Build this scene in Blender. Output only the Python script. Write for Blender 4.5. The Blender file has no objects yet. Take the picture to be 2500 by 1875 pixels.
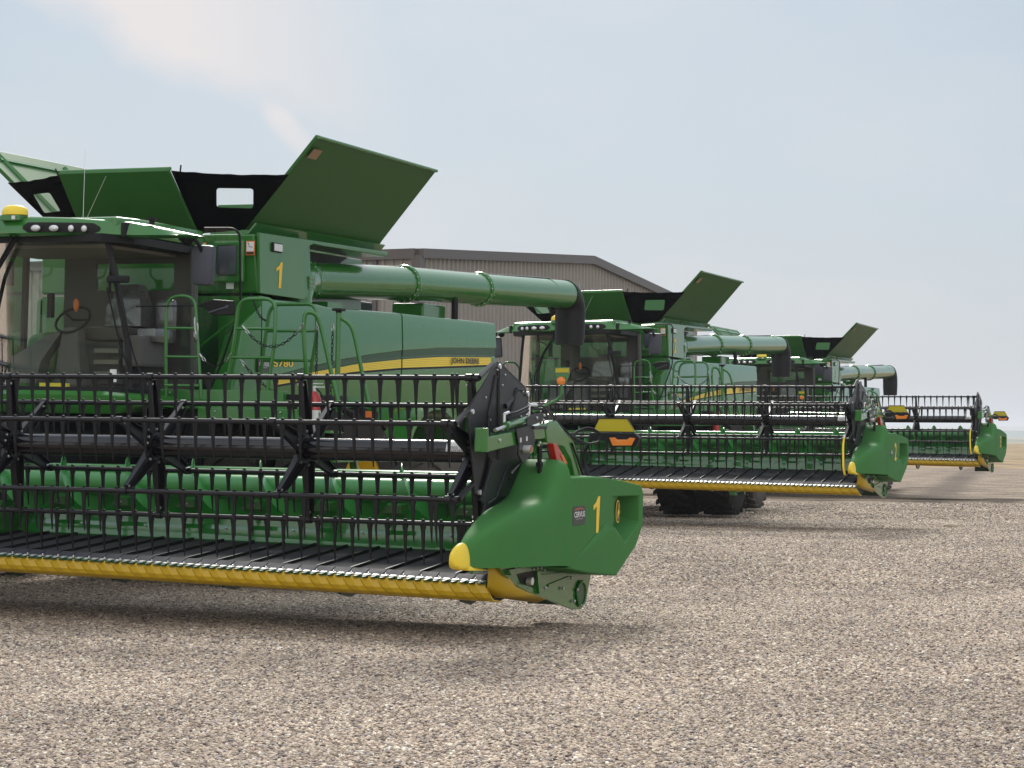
import bpy, bmesh, math, random
from mathutils import Vector, Matrix
random.seed(7)
R = math.radians
sc = bpy.context.scene
col = sc.collection

# ---------------------------------------------------------------- materials
def lin(c):
    c = c / 255.0
    return c / 12.92 if c <= .04045 else ((c + .055) / 1.055) ** 2.4
def rgb(r, g, b): return (lin(r), lin(g), lin(b), 1)
MATS = {}
def mat(name, color, rough=.5, metal=0, coat=0, spec=.5, noise=0, nscale=6, bump=0, bscale=40, emit=None):
    m = bpy.data.materials.new(name); m.use_nodes = True
    nt = m.node_tree; b = nt.nodes['Principled BSDF']
    b.inputs['Roughness'].default_value = rough; b.inputs['Metallic'].default_value = metal
    b.inputs['Coat Weight'].default_value = coat; b.inputs['Coat Roughness'].default_value = .08
    b.inputs['Specular IOR Level'].default_value = spec
    b.inputs['Base Color'].default_value = color
    tc = nt.nodes.new('ShaderNodeTexCoord')
    if noise:
        n = nt.nodes.new('ShaderNodeTexNoise'); n.inputs['Scale'].default_value = nscale; n.inputs['Detail'].default_value = 6
        nt.links.new(tc.outputs['Object'], n.inputs['Vector'])
        mx = nt.nodes.new('ShaderNodeMix'); mx.data_type = 'RGBA'
        mx.inputs[6].default_value = tuple(c * (1 - noise) for c in color[:3]) + (1,)
        mx.inputs[7].default_value = tuple(min(1, c * (1 + noise)) for c in color[:3]) + (1,)
        nt.links.new(n.outputs['Fac'], mx.inputs[0]); nt.links.new(mx.outputs[2], b.inputs['Base Color'])
        mr = nt.nodes.new('ShaderNodeMapRange'); mr.inputs[3].default_value = rough * .8; mr.inputs[4].default_value = min(1, rough * 1.25)
        nt.links.new(n.outputs['Fac'], mr.inputs[0]); nt.links.new(mr.outputs[0], b.inputs['Roughness'])
    if bump:
        n2 = nt.nodes.new('ShaderNodeTexNoise'); n2.inputs['Scale'].default_value = bscale; n2.inputs['Detail'].default_value = 3
        nt.links.new(tc.outputs['Object'], n2.inputs['Vector'])
        bp = nt.nodes.new('ShaderNodeBump'); bp.inputs['Strength'].default_value = bump; bp.inputs['Distance'].default_value = .01
        nt.links.new(n2.outputs['Fac'], bp.inputs['Height']); nt.links.new(bp.outputs[0], b.inputs['Normal'])
    if emit:
        b.inputs['Emission Color'].default_value = emit[0]; b.inputs['Emission Strength'].default_value = emit[1]
    MATS[name] = m
    return m
AUGG = mat('sunlit_green_paint', (.040, .255, .050, 1), .32, coat=.4, noise=.08, nscale=3)  # same green as the body, lightened: sunlight on auger and beam painted in
GREEN = mat('green_paint', (.030, .172, .026, 1), .22, coat=.5, noise=.10, nscale=2.5)
FLAPG = mat('green_flap_paint', (.036, .130, .029, 1), .42, spec=.28, noise=.10, nscale=2.5)
LIPG = mat('glossy_green_paint', (.020, .20, .028, 1), .08, coat=1, noise=.06, nscale=3)
SHELL = mat('green_moulded_plastic', (.060, .205, .056, 1), .62, spec=.12, noise=.08, nscale=5, bump=.03, bscale=300)
DARKG = mat('dark_green_decal', (.012, .065, .018, 1), .35)
BLACK = mat('black_paint', (.007, .007, .010, 1), .36, spec=.42, noise=.25, nscale=5)
TUBEB = mat('gloss_black_tube', (.005, .005, .008, 1), .14, coat=.3, noise=.1, nscale=2)
BLACKP = mat('black_plastic', (.008, .008, .010, 1), .5, spec=.3, noise=.3, nscale=9)
GREYP = mat('slate_plastic', (.060, .064, .085, 1), .5, noise=.1)
RUBBER = mat('tyre_rubber', (.022, .020, .018, 1), .8, spec=.25, noise=.6, nscale=3, bump=.3)
DUST = mat('dusty_rubber', (.075, .066, .056, 1), .85, noise=.5, nscale=3, bump=.3)
GUARD = mat('grey_guard_plastic', (.050, .052, .062, 1), .7, spec=.12, noise=.15)
BELT = mat('belt_rubber', (.042, .042, .046, 1), .85, spec=.12, noise=.35, nscale=4, bump=.1)
FABRIC = mat('black_tarp', (.003, .003, .004, 1), .95, spec=.04, noise=.4, nscale=4, bump=.5, bscale=6)
YEL = mat('yellow_paint', (.62, .40, .014, 1), .38, coat=.2, noise=.12, nscale=3)
YELB = mat('bright_yellow_plastic', (.92, .68, .05, 1), .4, noise=.08, nscale=8)
REFL = mat('yellow_reflector', (.50, .40, .015, 1), .3, noise=.05, bump=.1, bscale=400)
STRIPE = mat('yellow_decal', (.95, .72, .05, 1), .4)
LETTER = mat('decal_yellow', (.95, .62, .04, 1), .45)
SILVER = mat('zinc_plate', (.62, .62, .62, 1), .28, metal=.9, noise=.2, nscale=20)
STEEL = mat('bright_steel', (.75, .76, .78, 1), .3, metal=.7)
LAMP = mat('lamp_lens', (.78, .78, .80, 1), .12, coat=1, metal=.35, bump=.8, bscale=90)
AMBER = mat('amber_lens', (.85, .22, .01, 1), .15, coat=1, bump=.5, bscale=150)
RED = mat('red_paint', (.45, .015, .012, 1), .25, coat=.5, noise=.08)
WHITE = mat('white_label', (.75, .77, .76, 1), .5)
DINK = mat('decal_ink', (.02, .02, .02, 1), .5)
ORANGE = mat('orange_label', (.70, .18, .03, 1), .5)
SEAT = mat('seat_fabric', (.07, .062, .055, 1), .8, noise=.2)
WRAP = mat('plastic_wrap', (.09, .09, .09, 1), .15, coat=1, noise=.6, nscale=7, bump=1, bscale=7)
CABGREY = mat('cab_trim', (.095, .09, .085, 1), .7, noise=.1)
CABLIGHT = mat('cab_liner', (.20, .18, .15, 1), .8)
def glassmat(name, tint, refl):
    m = bpy.data.materials.new(name); m.use_nodes = True; nt = m.node_tree; nt.nodes.clear()
    o = nt.nodes.new('ShaderNodeOutputMaterial'); t = nt.nodes.new('ShaderNodeBsdfTransparent'); t.inputs[0].default_value = tint
    g = nt.nodes.new('ShaderNodeBsdfGlossy'); g.inputs['Roughness'].default_value = .02; g.inputs[0].default_value = (1, 1, 1, 1)
    f = nt.nodes.new('ShaderNodeFresnel'); f.inputs[0].default_value = refl
    mx = nt.nodes.new('ShaderNodeMixShader')
    nt.links.new(f.outputs[0], mx.inputs[0]); nt.links.new(t.outputs[0], mx.inputs[1]); nt.links.new(g.outputs[0], mx.inputs[2]); nt.links.new(mx.outputs[0], o.inputs[0])
    return m
GLASS = glassmat('cab_glass', (.84, .93, .88, 1), 1.45)
CLEAR = glassmat('clear_vinyl', (.92, .94, .93, 1), 1.08)

# ---------------------------------------------------------------- mesh helpers
class MB:
    def __init__(s): s.bm = bmesh.new()
    def face(s, pts):
        s.bm.faces.new([s.bm.verts.new(p) for p in pts]); return s
    def box(s, x0, x1, y0, y1, z0, z1, M=None, bev=0):
        r = bmesh.ops.create_cube(s.bm, size=1)['verts']
        c = Vector(((x0+x1)/2, (y0+y1)/2, (z0+z1)/2)); d = (abs(x1-x0), abs(y1-y0), abs(z1-z0))
        for v in r:
            v.co = Vector((v.co.x*d[0], v.co.y*d[1], v.co.z*d[2])) + c
        if bev:
            es = list({e for v in r for e in v.link_edges})
            g = bmesh.ops.bevel(s.bm, geom=es, offset=bev, segments=2, affect='EDGES', profile=.6)
            r = list({v for f in g['faces'] for v in f.verts} | {v for v in r if v.is_valid})
        if M is not None:
            for v in r: v.co = M @ v.co
        return s
    def hexa(s, b, t):            # two quads (bottom ring, top ring)
        vb = [s.bm.verts.new(p) for p in b]; vt = [s.bm.verts.new(p) for p in t]; n = len(b)
        s.bm.faces.new(vb[::-1]); s.bm.faces.new(vt)
        for i in range(n): s.bm.faces.new((vb[i], vb[(i+1) % n], vt[(i+1) % n], vt[i]))
        return s
    def prism(s, poly, ax, a, b, M=None):   # polygon (2D) extruded along axis ax from a to b
        def P(p, t):
            q = {0: (t, p[0], p[1]), 1: (p[0], t, p[1]), 2: (p[0], p[1], t)}[ax]
            return (M @ Vector(q)) if M is not None else Vector(q)
        return s.hexa([P(p, a) for p in poly], [P(p, b) for p in poly])
    def loft(s, rings, cap=True, closed=True):
        vs = [[s.bm.verts.new(p) for p in r] for r in rings]; n = len(rings[0])
        for i in range(len(vs)-1):
            for j in range(n if closed else n-1):
                k = (j+1) % n
                s.bm.faces.new((vs[i][j], vs[i][k], vs[i+1][k], vs[i+1][j]))
        if cap and closed:
            s.bm.faces.new(vs[0][::-1]); s.bm.faces.new(vs[-1])
        return s
    def tube(s, pts, r, n=8, cap=True, closed=False):
        pts = [Vector(p) for p in pts]; rings = []; m = len(pts)
        up = None
        for i, p in enumerate(pts):
            if closed: t = (pts[(i+1) % m] - pts[i-1])
            elif i == 0: t = pts[1]-p
            elif i == m-1: t = p-pts[i-1]
            else: t = (pts[i+1]-p).normalized() + (p-pts[i-1]).normalized()
            t.normalize()
            if up is None:
                up = Vector((0, 0, 1)) if abs(t.z) < .9 else Vector((1, 0, 0))
            u = (up - t*up.dot(t)).normalized(); w = t.cross(u); up = u
            rr = r[i] if isinstance(r, (list, tuple)) else r
            rings.append([p + u*math.cos(2*math.pi*k/n)*rr + w*math.sin(2*math.pi*k/n)*rr for k in range(n)])
        if closed: rings.append(rings[0])
        s.loft(rings, cap=cap and not closed)
        if closed: bmesh.ops.remove_doubles(s.bm, verts=s.bm.verts[-n*len(rings):] if False else s.bm.verts, dist=1e-6)
        return s
    def cyl(s, p0, p1, r0, r1=None, n=16):
        return s.tube([p0, p1], [r0, r0 if r1 is None else r1], n)
    def disc(s, c, ax, r, th, n=16):
        c = Vector(c); d = Vector([1 if i == ax else 0 for i in range(3)])*th/2
        return s.tube([c-d, c+d], r, n)
    def ell(s, c, rx, ry, rz, n=12, M=None):
        r = bmesh.ops.create_uvsphere(s.bm, u_segments=n, v_segments=max(6, n//2), radius=1)['verts']
        for v in r:
            v.co = Vector((v.co.x*rx, v.co.y*ry, v.co.z*rz))
            if M is not None: v.co = M @ v.co
            v.co += Vector(c)
        return s
    def build(s, name, m, parent=None, smooth=False, bev=0, solid=0, sub=0):
        me = bpy.data.meshes.new(name)
        bmesh.ops.recalc_face_normals(s.bm, faces=s.bm.faces)
        s.bm.to_mesh(me); s.bm.free()
        me.materials.append(m)
        o = bpy.data.objects.new(name, me); col.objects.link(o)
        if parent: o.parent = parent
        if smooth:
            for p in me.polygons: p.use_smooth = True
            try: me.set_sharp_from_angle(angle=R(38))
            except Exception: pass
        if solid:
            d = o.modifiers.new('s', 'SOLIDIFY'); d.thickness = solid; d.offset = 0
        if bev:
            d = o.modifiers.new('b', 'BEVEL'); d.width = bev; d.segments = 2; d.limit_method = 'ANGLE'; d.angle_limit = R(30)
            d.harden_normals = False
        if sub:
            d = o.modifiers.new('u', 'SUBSURF'); d.levels = sub; d.render_levels = sub
        return o
def rnd(pts, r, seg=5):
    """round the corners of an open polyline"""
    pts = [Vector(p) for p in pts]; out = [pts[0]]
    for i in range(1, len(pts)-1):
        a = pts[i-1]-pts[i]; b = pts[i+1]-pts[i]; rr = min(r, a.length*.49, b.length*.49)
        A = pts[i]+a.normalized()*rr; B = pts[i]+b.normalized()*rr
        for k in range(seg+1):
            t = k/seg; out.append(A*(1-t)**2 + pts[i]*2*t*(1-t) + B*t*t)
    return out + [pts[-1]]
def empty(name, label, cat, group=None):
    o = bpy.data.objects.new(name, None); col.objects.link(o)
    o.empty_display_size = .3
    o['label'] = label; o['category'] = cat
    if group: o['group'] = group
    return o
def flat(o, lab): o['label'] = lab; return o
def text_on(name, txt, m, parent, BL, BR, TL, off=.004, font_off=0.0):
    cu = bpy.data.curves.new('t', 'FONT'); cu.body = txt; cu.offset = font_off; cu.extrude = .0
    to = bpy.data.objects.new('t', cu); me = bpy.data.meshes.new_from_object(to)
    BL, BR, TL = Vector(BL), Vector(BR), Vector(TL)
    xs = [v.co.x for v in me.vertices]; ys = [v.co.y for v in me.vertices]
    x0, x1, y0, y1 = min(xs), max(xs), min(ys), max(ys)
    u = BR-BL; w = TL-BL; n = u.cross(w).normalized()*off
    for v in me.vertices:
        v.co = BL + u*((v.co.x-x0)/(x1-x0)) + w*((v.co.y-y0)/(y1-y0)) + n
    bpy.data.objects.remove(to); bpy.data.curves.remove(cu)
    me.name = name; me.materials.clear(); me.materials.append(m)
    o = bpy.data.objects.new(name, me); col.objects.link(o); o.parent = parent
    return o
def chain(a, b, sag, parent, ends=2, name='chain'):
    a, b = Vector(a), Vector(b); L = (b-a).length + sag*.8; n = max(6, int(L/.045))
    m1 = MB(); m2 = MB()
    pts = [a.lerp(b, i/n) - Vector((0, 0, sag*4*(i/n)*(1-i/n))) for i in range(n+1)]
    for i in range(n):
        p, q = pts[i], pts[i+1]; d = (q-p); c = (p+q)/2; d.normalize()
        s = Vector((0, 1, 0)) if abs(d.y) < .9 else Vector((1, 0, 0))
        w = d.cross(s).normalized(); s = w.cross(d)
        if i % 2: s = w
        ln = (q-p).length*.68; wd = .014
        ring = [c + d*math.cos(2*math.pi*k/8)*ln + s*math.sin(2*math.pi*k/8)*wd for k in range(8)]
        (m2 if (i < ends or i >= n-ends) else m1).tube(ring, .0045, 4, closed=True)
    o = m1.build(name, BLACKP, parent, smooth=True); m2.build('chain_link', SILVER, o, smooth=True)
    return o
BN = {}; BREST = {}; BMESH = {}
def bolts(pts, nrm, parent, r=.014, m=None, name='bolt'):
    """up to 100 bolts of a thing are objects of their own, the rest one mesh"""
    rt = parent
    while rt.parent: rt = rt.parent
    m = m or SILVER; q = Vector(nrm).normalized().to_track_quat('Z', 'Y')
    key = (round(r, 4), m.name)
    if key not in BMESH:
        k = MB(); k.tube([(0, 0, -.004), (0, 0, .010), (0, 0, .014)], [r, r*.95, r*.55], 6); bmesh.ops.recalc_face_normals(k.bm, faces=k.bm.faces)
        me = bpy.data.meshes.new('bolt'); k.bm.to_mesh(me); k.bm.free(); me.materials.append(m); BMESH[key] = me
    for p in pts:
        if BN.get(rt, 0) < 100:
            BN[rt] = BN.get(rt, 0)+1
            o = bpy.data.objects.new('bolt', BMESH[key]); col.objects.link(o); o.parent = parent; o.location = p
            o.rotation_mode = 'QUATERNION'; o.rotation_quaternion = q
        else:
            k = BREST.setdefault(rt, MB()); M = q.to_matrix()
            rg = [[Vector(p)+M @ Vector((math.cos(math.pi*t/3)*rr_, math.sin(math.pi*t/3)*rr_, z)) for t in range(6)] for z, rr_ in ((-.004, r), (.010, r*.95), (.014, r*.55))]
            k.loft(rg)
def flush_bolts(rt):
    if rt in BREST: o = BREST[rt].build('bolt', SILVER, rt); o['kind'] = 'stuff'

# ================================================================ HARVESTER
# local frame: x = machine's left, y = towards its rear, z = up, origin on the ground under the reel
def wheel(parent, xc, y, rad, wid, rimr, dusty=False, lugs=22, nm='wheel'):
    t = MB(); n = 40
    prof = [(-.5, .60), (-.56, .80), (-.47, .93), (-.30, .955), (0, .965), (.30, .955), (.47, .93), (.56, .80), (.5, .60)]
    k = rimr/rad
    prof = [(a, max(b, k)) if 0 < i < 8 else (a, k) for i, (a, b) in enumerate(prof)]
    rings = []
    for i in range(n):
        an = 2*math.pi*i/n
        rings.append([(xc+a*wid*.9, y+math.cos(an)*b*rad, rad+math.sin(an)*b*rad) for a, b in prof])
    rings.append(rings[0]); t.loft(rings, cap=False, closed=False)
    for i in range(lugs):                                           # chevron tread bars
        for s in (-1, 1):
            a0 = 2*math.pi*(i+(.5 if s > 0 else 0))/lugs
            def P(u, aa, r): return (xc+s*u*wid*.5, y+math.cos(aa)*r, rad+math.sin(aa)*r)
            da = 1.9*2*math.pi/lugs*.5; w = .30*2*math.pi/lugs
            b = []; tp = []
            for u, da2 in ((-.04, 0), (.55, da*.62), (1.0, da)):
                b.append((u, a0+da2))
            low = [P(u, a, rad*.90) for u, a in b] + [P(u, a+w, rad*.90) for u, a in b[::-1]]
            hi = [P(u, a, rad*(1.0 if u < .9 else .985)) for u, a in b] + [P(u, a+w*.8, rad*(1.0 if u < .9 else .985)) for u, a in b[::-1]]
            t.hexa(low, hi)
    w = bpy.data.objects.new(nm, None); col.objects.link(w); w.parent = parent
    t.build('tyre', DUST if dusty else RUBBER, w, smooth=True)
    m = MB(); rings = []
    pr = [(.40, rimr*1.02), (.44, rimr*1.06), (.40, rimr*.97), (.18, rimr*.86), (.10, rimr*.55), (.16, rimr*.30), (.16, .01)]
    for i in range(32):
        an = 2*math.pi*i/32
        rings.append([(xc+a*wid, y+math.cos(an)*b, rad+math.sin(an)*b) for a, b in pr])
    rings.append(rings[0]); m.loft(rings, cap=False, closed=False)
    for i in range(10):
        an = 2*math.pi*i/10; m.cyl((xc+.10*wid, y+math.cos(an)*rimr*.4, rad+math.sin(an)*rimr*.4), (xc+.2*wid, y+math.cos(an)*rimr*.4, rad+math.sin(an)*rimr*.4), .018, n=6)
    m.build('rim', YEL, w, smooth=True)
    return w

DECK = dict(
    one=[(6.085, 3.835), (5.975, 3.725), (5.975, 3.675), (6.045, 3.70), (6.125, 3.52), (6.205, 3.52), (6.145, 3.835)])
def digit(n, parent, x, y0, y1, z0, z1, name='number'):
    """yellow number on the x+ face"""
    if n == 1:
        def q(a, b): return (x+.004, y0+(y1-y0)*a, z0+(z1-z0)*b)
        m = MB()
        P = [(.74, 1), (.42, .84), (.02, .755), (.04, .635), (.50, .735), (.42, 0), (.78, 0), (1.0, 1)]
        m.hexa([(x+.001,)+q(*p)[1:] for p in P], [q(*p) for p in P])
        return m.build(name, LETTER, parent)
    return text_on(name, str(n), LETTER, parent, (x, y0, z0), (x, y1, z0), (x, y0, z1), font_off=.02)

def badge(parent, x, y0, y1, z0, z1, sx=1):
    """dealer plate: rounded dark tile, arcs and two lines of writing"""
    P = []
    for cx, cz, a0 in ((y1-.06*(y1-y0)*2, z1-.03, 0), (y0+.12*(y1-y0), z1-.03, 90), (y0+.12*(y1-y0), z0+.03, 180), (y1-.12*(y1-y0), z0+.03, 270)):
        for k in range(4):
            a = R(a0+k*30); P.append((cx+.12*(y1-y0)*math.cos(a), cz+.03*math.sin(a)))
    o = MB().prism(P, 0, x, x+.003).build('dealer_plate', mat('plate_ink', (.045, .04, .045, 1), .45) if 'plate_ink' not in MATS else MATS['plate_ink'], parent)
    w, h = y1-y0, z1-z0
    text_on('lettering', 'CERVUS', WHITE, o, (x, y0+.10*w, z0+.42*h), (x, y1-.08*w, z0+.42*h), (x, y0+.10*w, z0+.72*h), off=.006, font_off=.025)
    text_on('lettering', 'EQUIPMENT', MATS['zinc_plate'], o, (x, y0+.22*w, z0+.27*h), (x, y1-.22*w, z0+.27*h), (x, y0+.22*w, z0+.37*h), off=.006)
    for zz, mm, sg in ((.80, ORANGE, 1), (.16, SHELL, -1)):
        a = [(y0+w*(.14+.72*i/8), z0+h*(zz+sg*.05*math.sin(math.pi*i/8))) for i in range(9)]
        b = [(y0+w*(.14+.72*i/8), z0+h*(zz+sg*(.02+.075*math.sin(math.pi*i/8)))) for i in range(8, -1, -1)]
        MB().prism(a+b, 0, x+.003, x+.006).build('arc', mm, o)
    return o

# ---- cab, body, tank, unloading tube -----------------------------------------------------
def make_harvester(num):
    root = empty('combine_harvester', 'x', 'combine harvester', 'combine harvesters parked in a line')
    # --- roof
    def yv(x): return 2.84+.28*x*x
    xs = [-1.80+3.6*i/36 for i in range(37)]
    def zt(x): a = abs(x); return 4.115-.02*a if a < .62 else (4.115-.012-.05*(a-.62) if a < 1.2 else 4.072-.055*(a-1.2)/.6*2.2)
    def zb(x): a = abs(x); return 3.895 if a < 1.3 else 3.895+.06*(a-1.3)
    rings = []
    for x in xs:
        y = yv(x); k = 1-.5*max(0, abs(x)-1.3)/.5
        rings.append([(x, y+.02, zb(x)), (x, y-.05, zb(x)+.03), (x, y, zt(x)-.03), (x, y+.04, zt(x)), (x, y+.30*k, zt(x)+.015*k), (x, y+.32*k, zb(x)+.02)])
    MB().loft(rings).build('roof_visor', GREEN, root, smooth=True)
    roof = MB().prism([(-1.12, 3.16), (1.12, 3.16), (1.22, 3.5), (1.18, 4.95), (-1.18, 4.95), (-1.22, 3.5)], 2, 3.93, 4.125).build('roof', GREEN, root, bev=.04)
    MB().prism([(-1.05, 2.98), (1.05, 2.98), (1.2, 3.4), (1.14, 4.9), (-1.14, 4.9), (-1.2, 3.4)], 2, 3.84, 3.925).build('roof_lining', BLACKP, root)
    for s in (-1, 1):
        rr = []
        for i in range(15):
            x = s*(.17+(.98-.17)*i/14); y = yv(x)-.056; e = 1 if 0 < i < 14 else .35
            rr.append([(x, y, 3.985-.055*e), (x, y-.006, 3.985), (x, y, 3.985+.055*e), (x, y+.02, 3.985)])
        MB().loft(rr).build('light_housing', BLACKP, root, smooth=True)
        for x, a, b, ov in ((.33, .062, .036, 1), (.53, .062, .036, 1), (.71, .036, .038, 0), (.84, .036, .038, 0)):
            y = yv(x)-.075
            MB().ell((s*x, y, 3.975), a, .03, b, 14).build('work_lamp', LAMP, root, smooth=True)
            MB().tube([(s*x+math.cos(k*math.pi/8)*a*1.08, y+.008, 3.975+math.sin(k*math.pi/8)*b*1.1) for k in range(16)], .006, 5, closed=True).build('lamp_bezel', BLACKP, root, smooth=True)
        MB().box(s*1.17, s*1.22, yv(1.19)-.065, yv(1.19)+.06, 3.90, 4.06).build('roof_joint', BLACKP, root, bev=.008)
        # mirrors
        MB().ell((s*1.64, 3.79, 3.92), .075, .08, .075, 14).build('mirror_pivot', BLACKP, root, smooth=True)
        mr = MB().tube(rnd([(s*1.58, 3.72, 3.92), (s*1.74, 3.74, 3.94), (s*1.79, 3.80, 3.85), (s*1.80, 3.84, 3.78)], .06), .024, 8).build('mirror_arm', BLACKP, root, smooth=True)
        Mx = Matrix.Translation((s*1.80, 3.87, 3.635)) @ Matrix.Rotation(R(-2*s), 4, 'Z') @ Matrix.Rotation(R(3*s), 4, 'Y')
        MB().box(-.135, .135, -.05, .06, -.225, .225, Mx, bev=.05).build('mirror', GREYP, root, smooth=True)
        MB().box(-.08, .08, .06, .064, -.16, .16, Mx).build('mirror_glass', STEEL, root)
    # receiver dome
    MB().box(-.13, .13, 2.78, 3.0, 4.06, 4.125, bev=.012).build('receiver_bracket', GREEN, root)
    d = MB().loft([[(math.cos(k*math.pi/10)*a*(1.15 if abs(math.cos(k*math.pi/10)) > .6 else 1), 2.88+math.sin(k*math.pi/10)*a*.85, z) for k in range(20)]
                   for a, z in ((.115, 4.12), (.135, 4.13), (.135, 4.17), (.115, 4.21), (.07, 4.235), (.02, 4.24))]).build('receiver', YELB, root, smooth=True)
    MB().box(.03, .075, 2.775, 2.779, 4.075, 4.115).build('label_plate', WHITE, root)
    # aerials
    MB().cyl((0, 4.2, 4.12), (.012, 4.2, 5.02), .0035, .002, 5).build('aerial', STEEL, root)
    MB().cyl((0, 4.2, 4.12), (.30, 4.2, 4.70), .0035, .003, 5).build('aerial', SILVER, root)
    MB().disc((1.36, 3.5, 4.12), 2, .05, .03).disc((1.36, 3.5, 4.09), 2, .03, .06).build('roof_cap', BLACKP, root)
    # cab frame: pillars
    def pil(pts, r, nm='pillar', m=BLACK): return MB().tube(rnd(pts, .15), r, 8).build(nm, m, root, smooth=True)
    for s in (-1, 1):
        pil([(s*.93, 3.28, 3.88), (s*.99, 3.34, 3.55), (s*1.10, 3.46, 2.8), (s*1.13, 3.5, 2.24)], .036)
        pil([(s*1.16, 4.75, 3.88), (s*1.18, 4.75, 2.3)], .05, m=CABGREY)
    MB().box(-1.14, 1.14, 3.30, 4.9, 2.20, 2.25).build('cab_floor', BLACKP, root)
    # windscreen (slightly bowed)
    rr = []
    for i in range(13):
        u = -1+2*i/12
        rr.append([(u*.93, 3.28-.24*(1-u*u), 3.87), (u*.99, 3.34-.26*(1-u*u), 3.5), (u*1.07, 3.42-.28*(1-u*u), 3.0), (u*1.13, 3.5-.30*(1-u*u), 2.25)])
    MB().loft(rr, cap=False, closed=False).build('windscreen', GLASS, root, smooth=True)
    sill = [[(u*1.13, 3.5-.30*(1-u*u)-.02, 2.26), (u*1.13, 3.5-.30*(1-u*u)-.02, 2.21), (u*1.13, 3.5-.30*(1-u*u)+.06, 2.21), (u*1.13, 3.5-.30*(1-u*u)+.06, 2.26)] for u in [-1+2*i/12 for i in range(13)]]
    MB().loft(sill).build('screen_frame', BLACKP, root)
    hd = [[(u*.95, 3.28-.24*(1-u*u)-.02, 3.93), (u*.95, 3.28-.24*(1-u*u)-.02, 3.845+.0*u), (u*.95, 3.28-.24*(1-u*u)+.05, 3.84), (u*.95, 3.28-.24*(1-u*u)+.05, 3.93)] for u in [-1+2*i/12 for i in range(13)]]
    MB().loft(hd).build('screen_header', BLACKP, root)
    for s in (-1,):
        MB().face([(s*.95, 3.30, 3.86), (s*1.12, 3.5, 2.28), (s*1.17, 4.73, 2.28), (s*1.15, 4.73, 3.86)]).build('side_window', GLASS, root)
    # rear cab wall with window
    bw = MB()
    bw.box(-.66, 1.12, 4.83, 4.88, 2.25, 3.42).box(-.66, 1.12, 4.83, 4.88, 3.74, 3.9).box(-.66, -.22, 4.83, 4.88, 3.42, 3.74).box(.85, 1.12, 4.83, 4.88, 3.42, 3.74)
    bw.build('cab_rear_wall', CABGREY, root)
    MB().face([(-.22, 4.84, 3.42), (.85, 4.84, 3.42), (.85, 4.84, 3.74), (-.22, 4.84, 3.74)]).build('rear_window', GLASS, root)
    MB().box(-1.0, .9, 3.3, 4.8, 3.80, 3.835).build('cab_headliner', CABLIGHT, root)
    MB().tube([(.98, 3.30, 3.8), (.93, 3.34, 3.3)], .015).build('blind_rail', BLACKP, root)
    # open cab door on the machine's left
    D = [(1.70, 3.87, 3.99), (1.78, 3.91, 4.05), (2.06, 4.07, 4.06), (2.12, 4.11, 4.0), (2.04, 4.30, 3.2), (1.76, 4.38, 2.55), (1.63, 4.36, 2.25), (1.42, 4.24, 2.22), (1.38, 4.1, 2.6), (1.5, 4.0, 3.3)]
    MB().face(D).build('door_glass', GLASS, root)
    door = MB().tube(rnd(D[1:8], .06), .013, 6).build('door_seal', BLACKP, root, smooth=True)
    MB().hexa([(1.66, 4.08, 3.22), (1.80, 4.16, 3.27), (2.0, 4.26, 3.26), (1.99, 4.27, 3.10), (1.78, 4.18, 3.09)], [(1.66, 4.04, 3.22), (1.80, 4.11, 3.27), (2.0, 4.21, 3.26), (1.99, 4.22, 3.10), (1.78, 4.13, 3.09)]).build('door_handle', BLACK, root, bev=.01)
    MB().cyl((1.75, 4.09, 3.12), (1.94, 4.18, 3.19), .012).disc((1.94, 4.17, 3.19), 1, .02, .03).build('door_lever', GREYP, root)
    MB().cyl((1.05, 3.7, 3.17), (1.70, 4.10, 3.20), .008).build('door_stay', BLACKP, root)
    # seats and controls
    st = MB().box(.18, .70, 4.0, 4.5, 2.80, 2.96, bev=.05).box(.20, .68, 4.42, 4.56, 2.95, 3.40, Matrix.Identity(4), bev=.06).build('operator_seat', SEAT, root, smooth=True)
    MB().loft([[(.22+.0*z, 4.36-.02*z, 2.98), (.70, 4.36, 2.98), (.73, 4.6, 2.98), (.18, 4.6, 2.98)], [(.24, 4.36, 3.2), (.70, 4.36, 3.2), (.72, 4.6, 3.2), (.2, 4.6, 3.2)], [(.38, 4.42, 3.46), (.62, 4.42, 3.47), (.62, 4.58, 3.46), (.38, 4.58, 3.46)]] if (z := 1) else []).build('seat_cover', WRAP, st, smooth=True)
    MB().box(.25, .62, 4.1, 4.5, 2.3, 2.8).build('seat_base', CABGREY, root, bev=.02)
    s2 = MB().box(.80, 1.08, 4.1, 4.55, 2.78, 2.95, bev=.05).box(.80, 1.06, 4.5, 4.6, 2.9, 3.3, bev=.05).build('instructor_seat', WRAP, root, smooth=True)
    MB().hexa([(-.06, 3.72, 2.26), (.34, 3.72, 2.26), (.34, 3.95, 2.26), (-.06, 3.95, 2.26)], [(.06, 3.74, 2.94), (.25, 3.74, 2.94), (.25, 3.9, 2.94), (.06, 3.9, 2.94)]).build('steering_column', CABGREY, root, bev=.03)
    sw = [(.12+.21*math.cos(k*math.pi/10), 3.86+.14*math.sin(k*math.pi/10), 3.03+.15*math.sin(k*math.pi/10)) for k in range(20)]
    MB().tube(sw, .016, 6, closed=True).tube([(.12, 3.86, 3.03), (.33, 3.86, 3.03)], .014).tube([(.12, 3.86, 3.03), (-.05, 3.93, 3.12)], .014).build('steering_wheel', BLACKP, root, smooth=True)
    MB().box(-.17, -.11, 3.76, 3.84, 3.05, 3.33, Matrix.Rotation(R(0), 4, 'Y')).build('armrest_monitor', BLACKP, root, bev=.01)
    MB().ell((.1, 3.95, 3.2), .035, .03, .08).build('beacon_switch', ORANGE, root, smooth=True)
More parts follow.
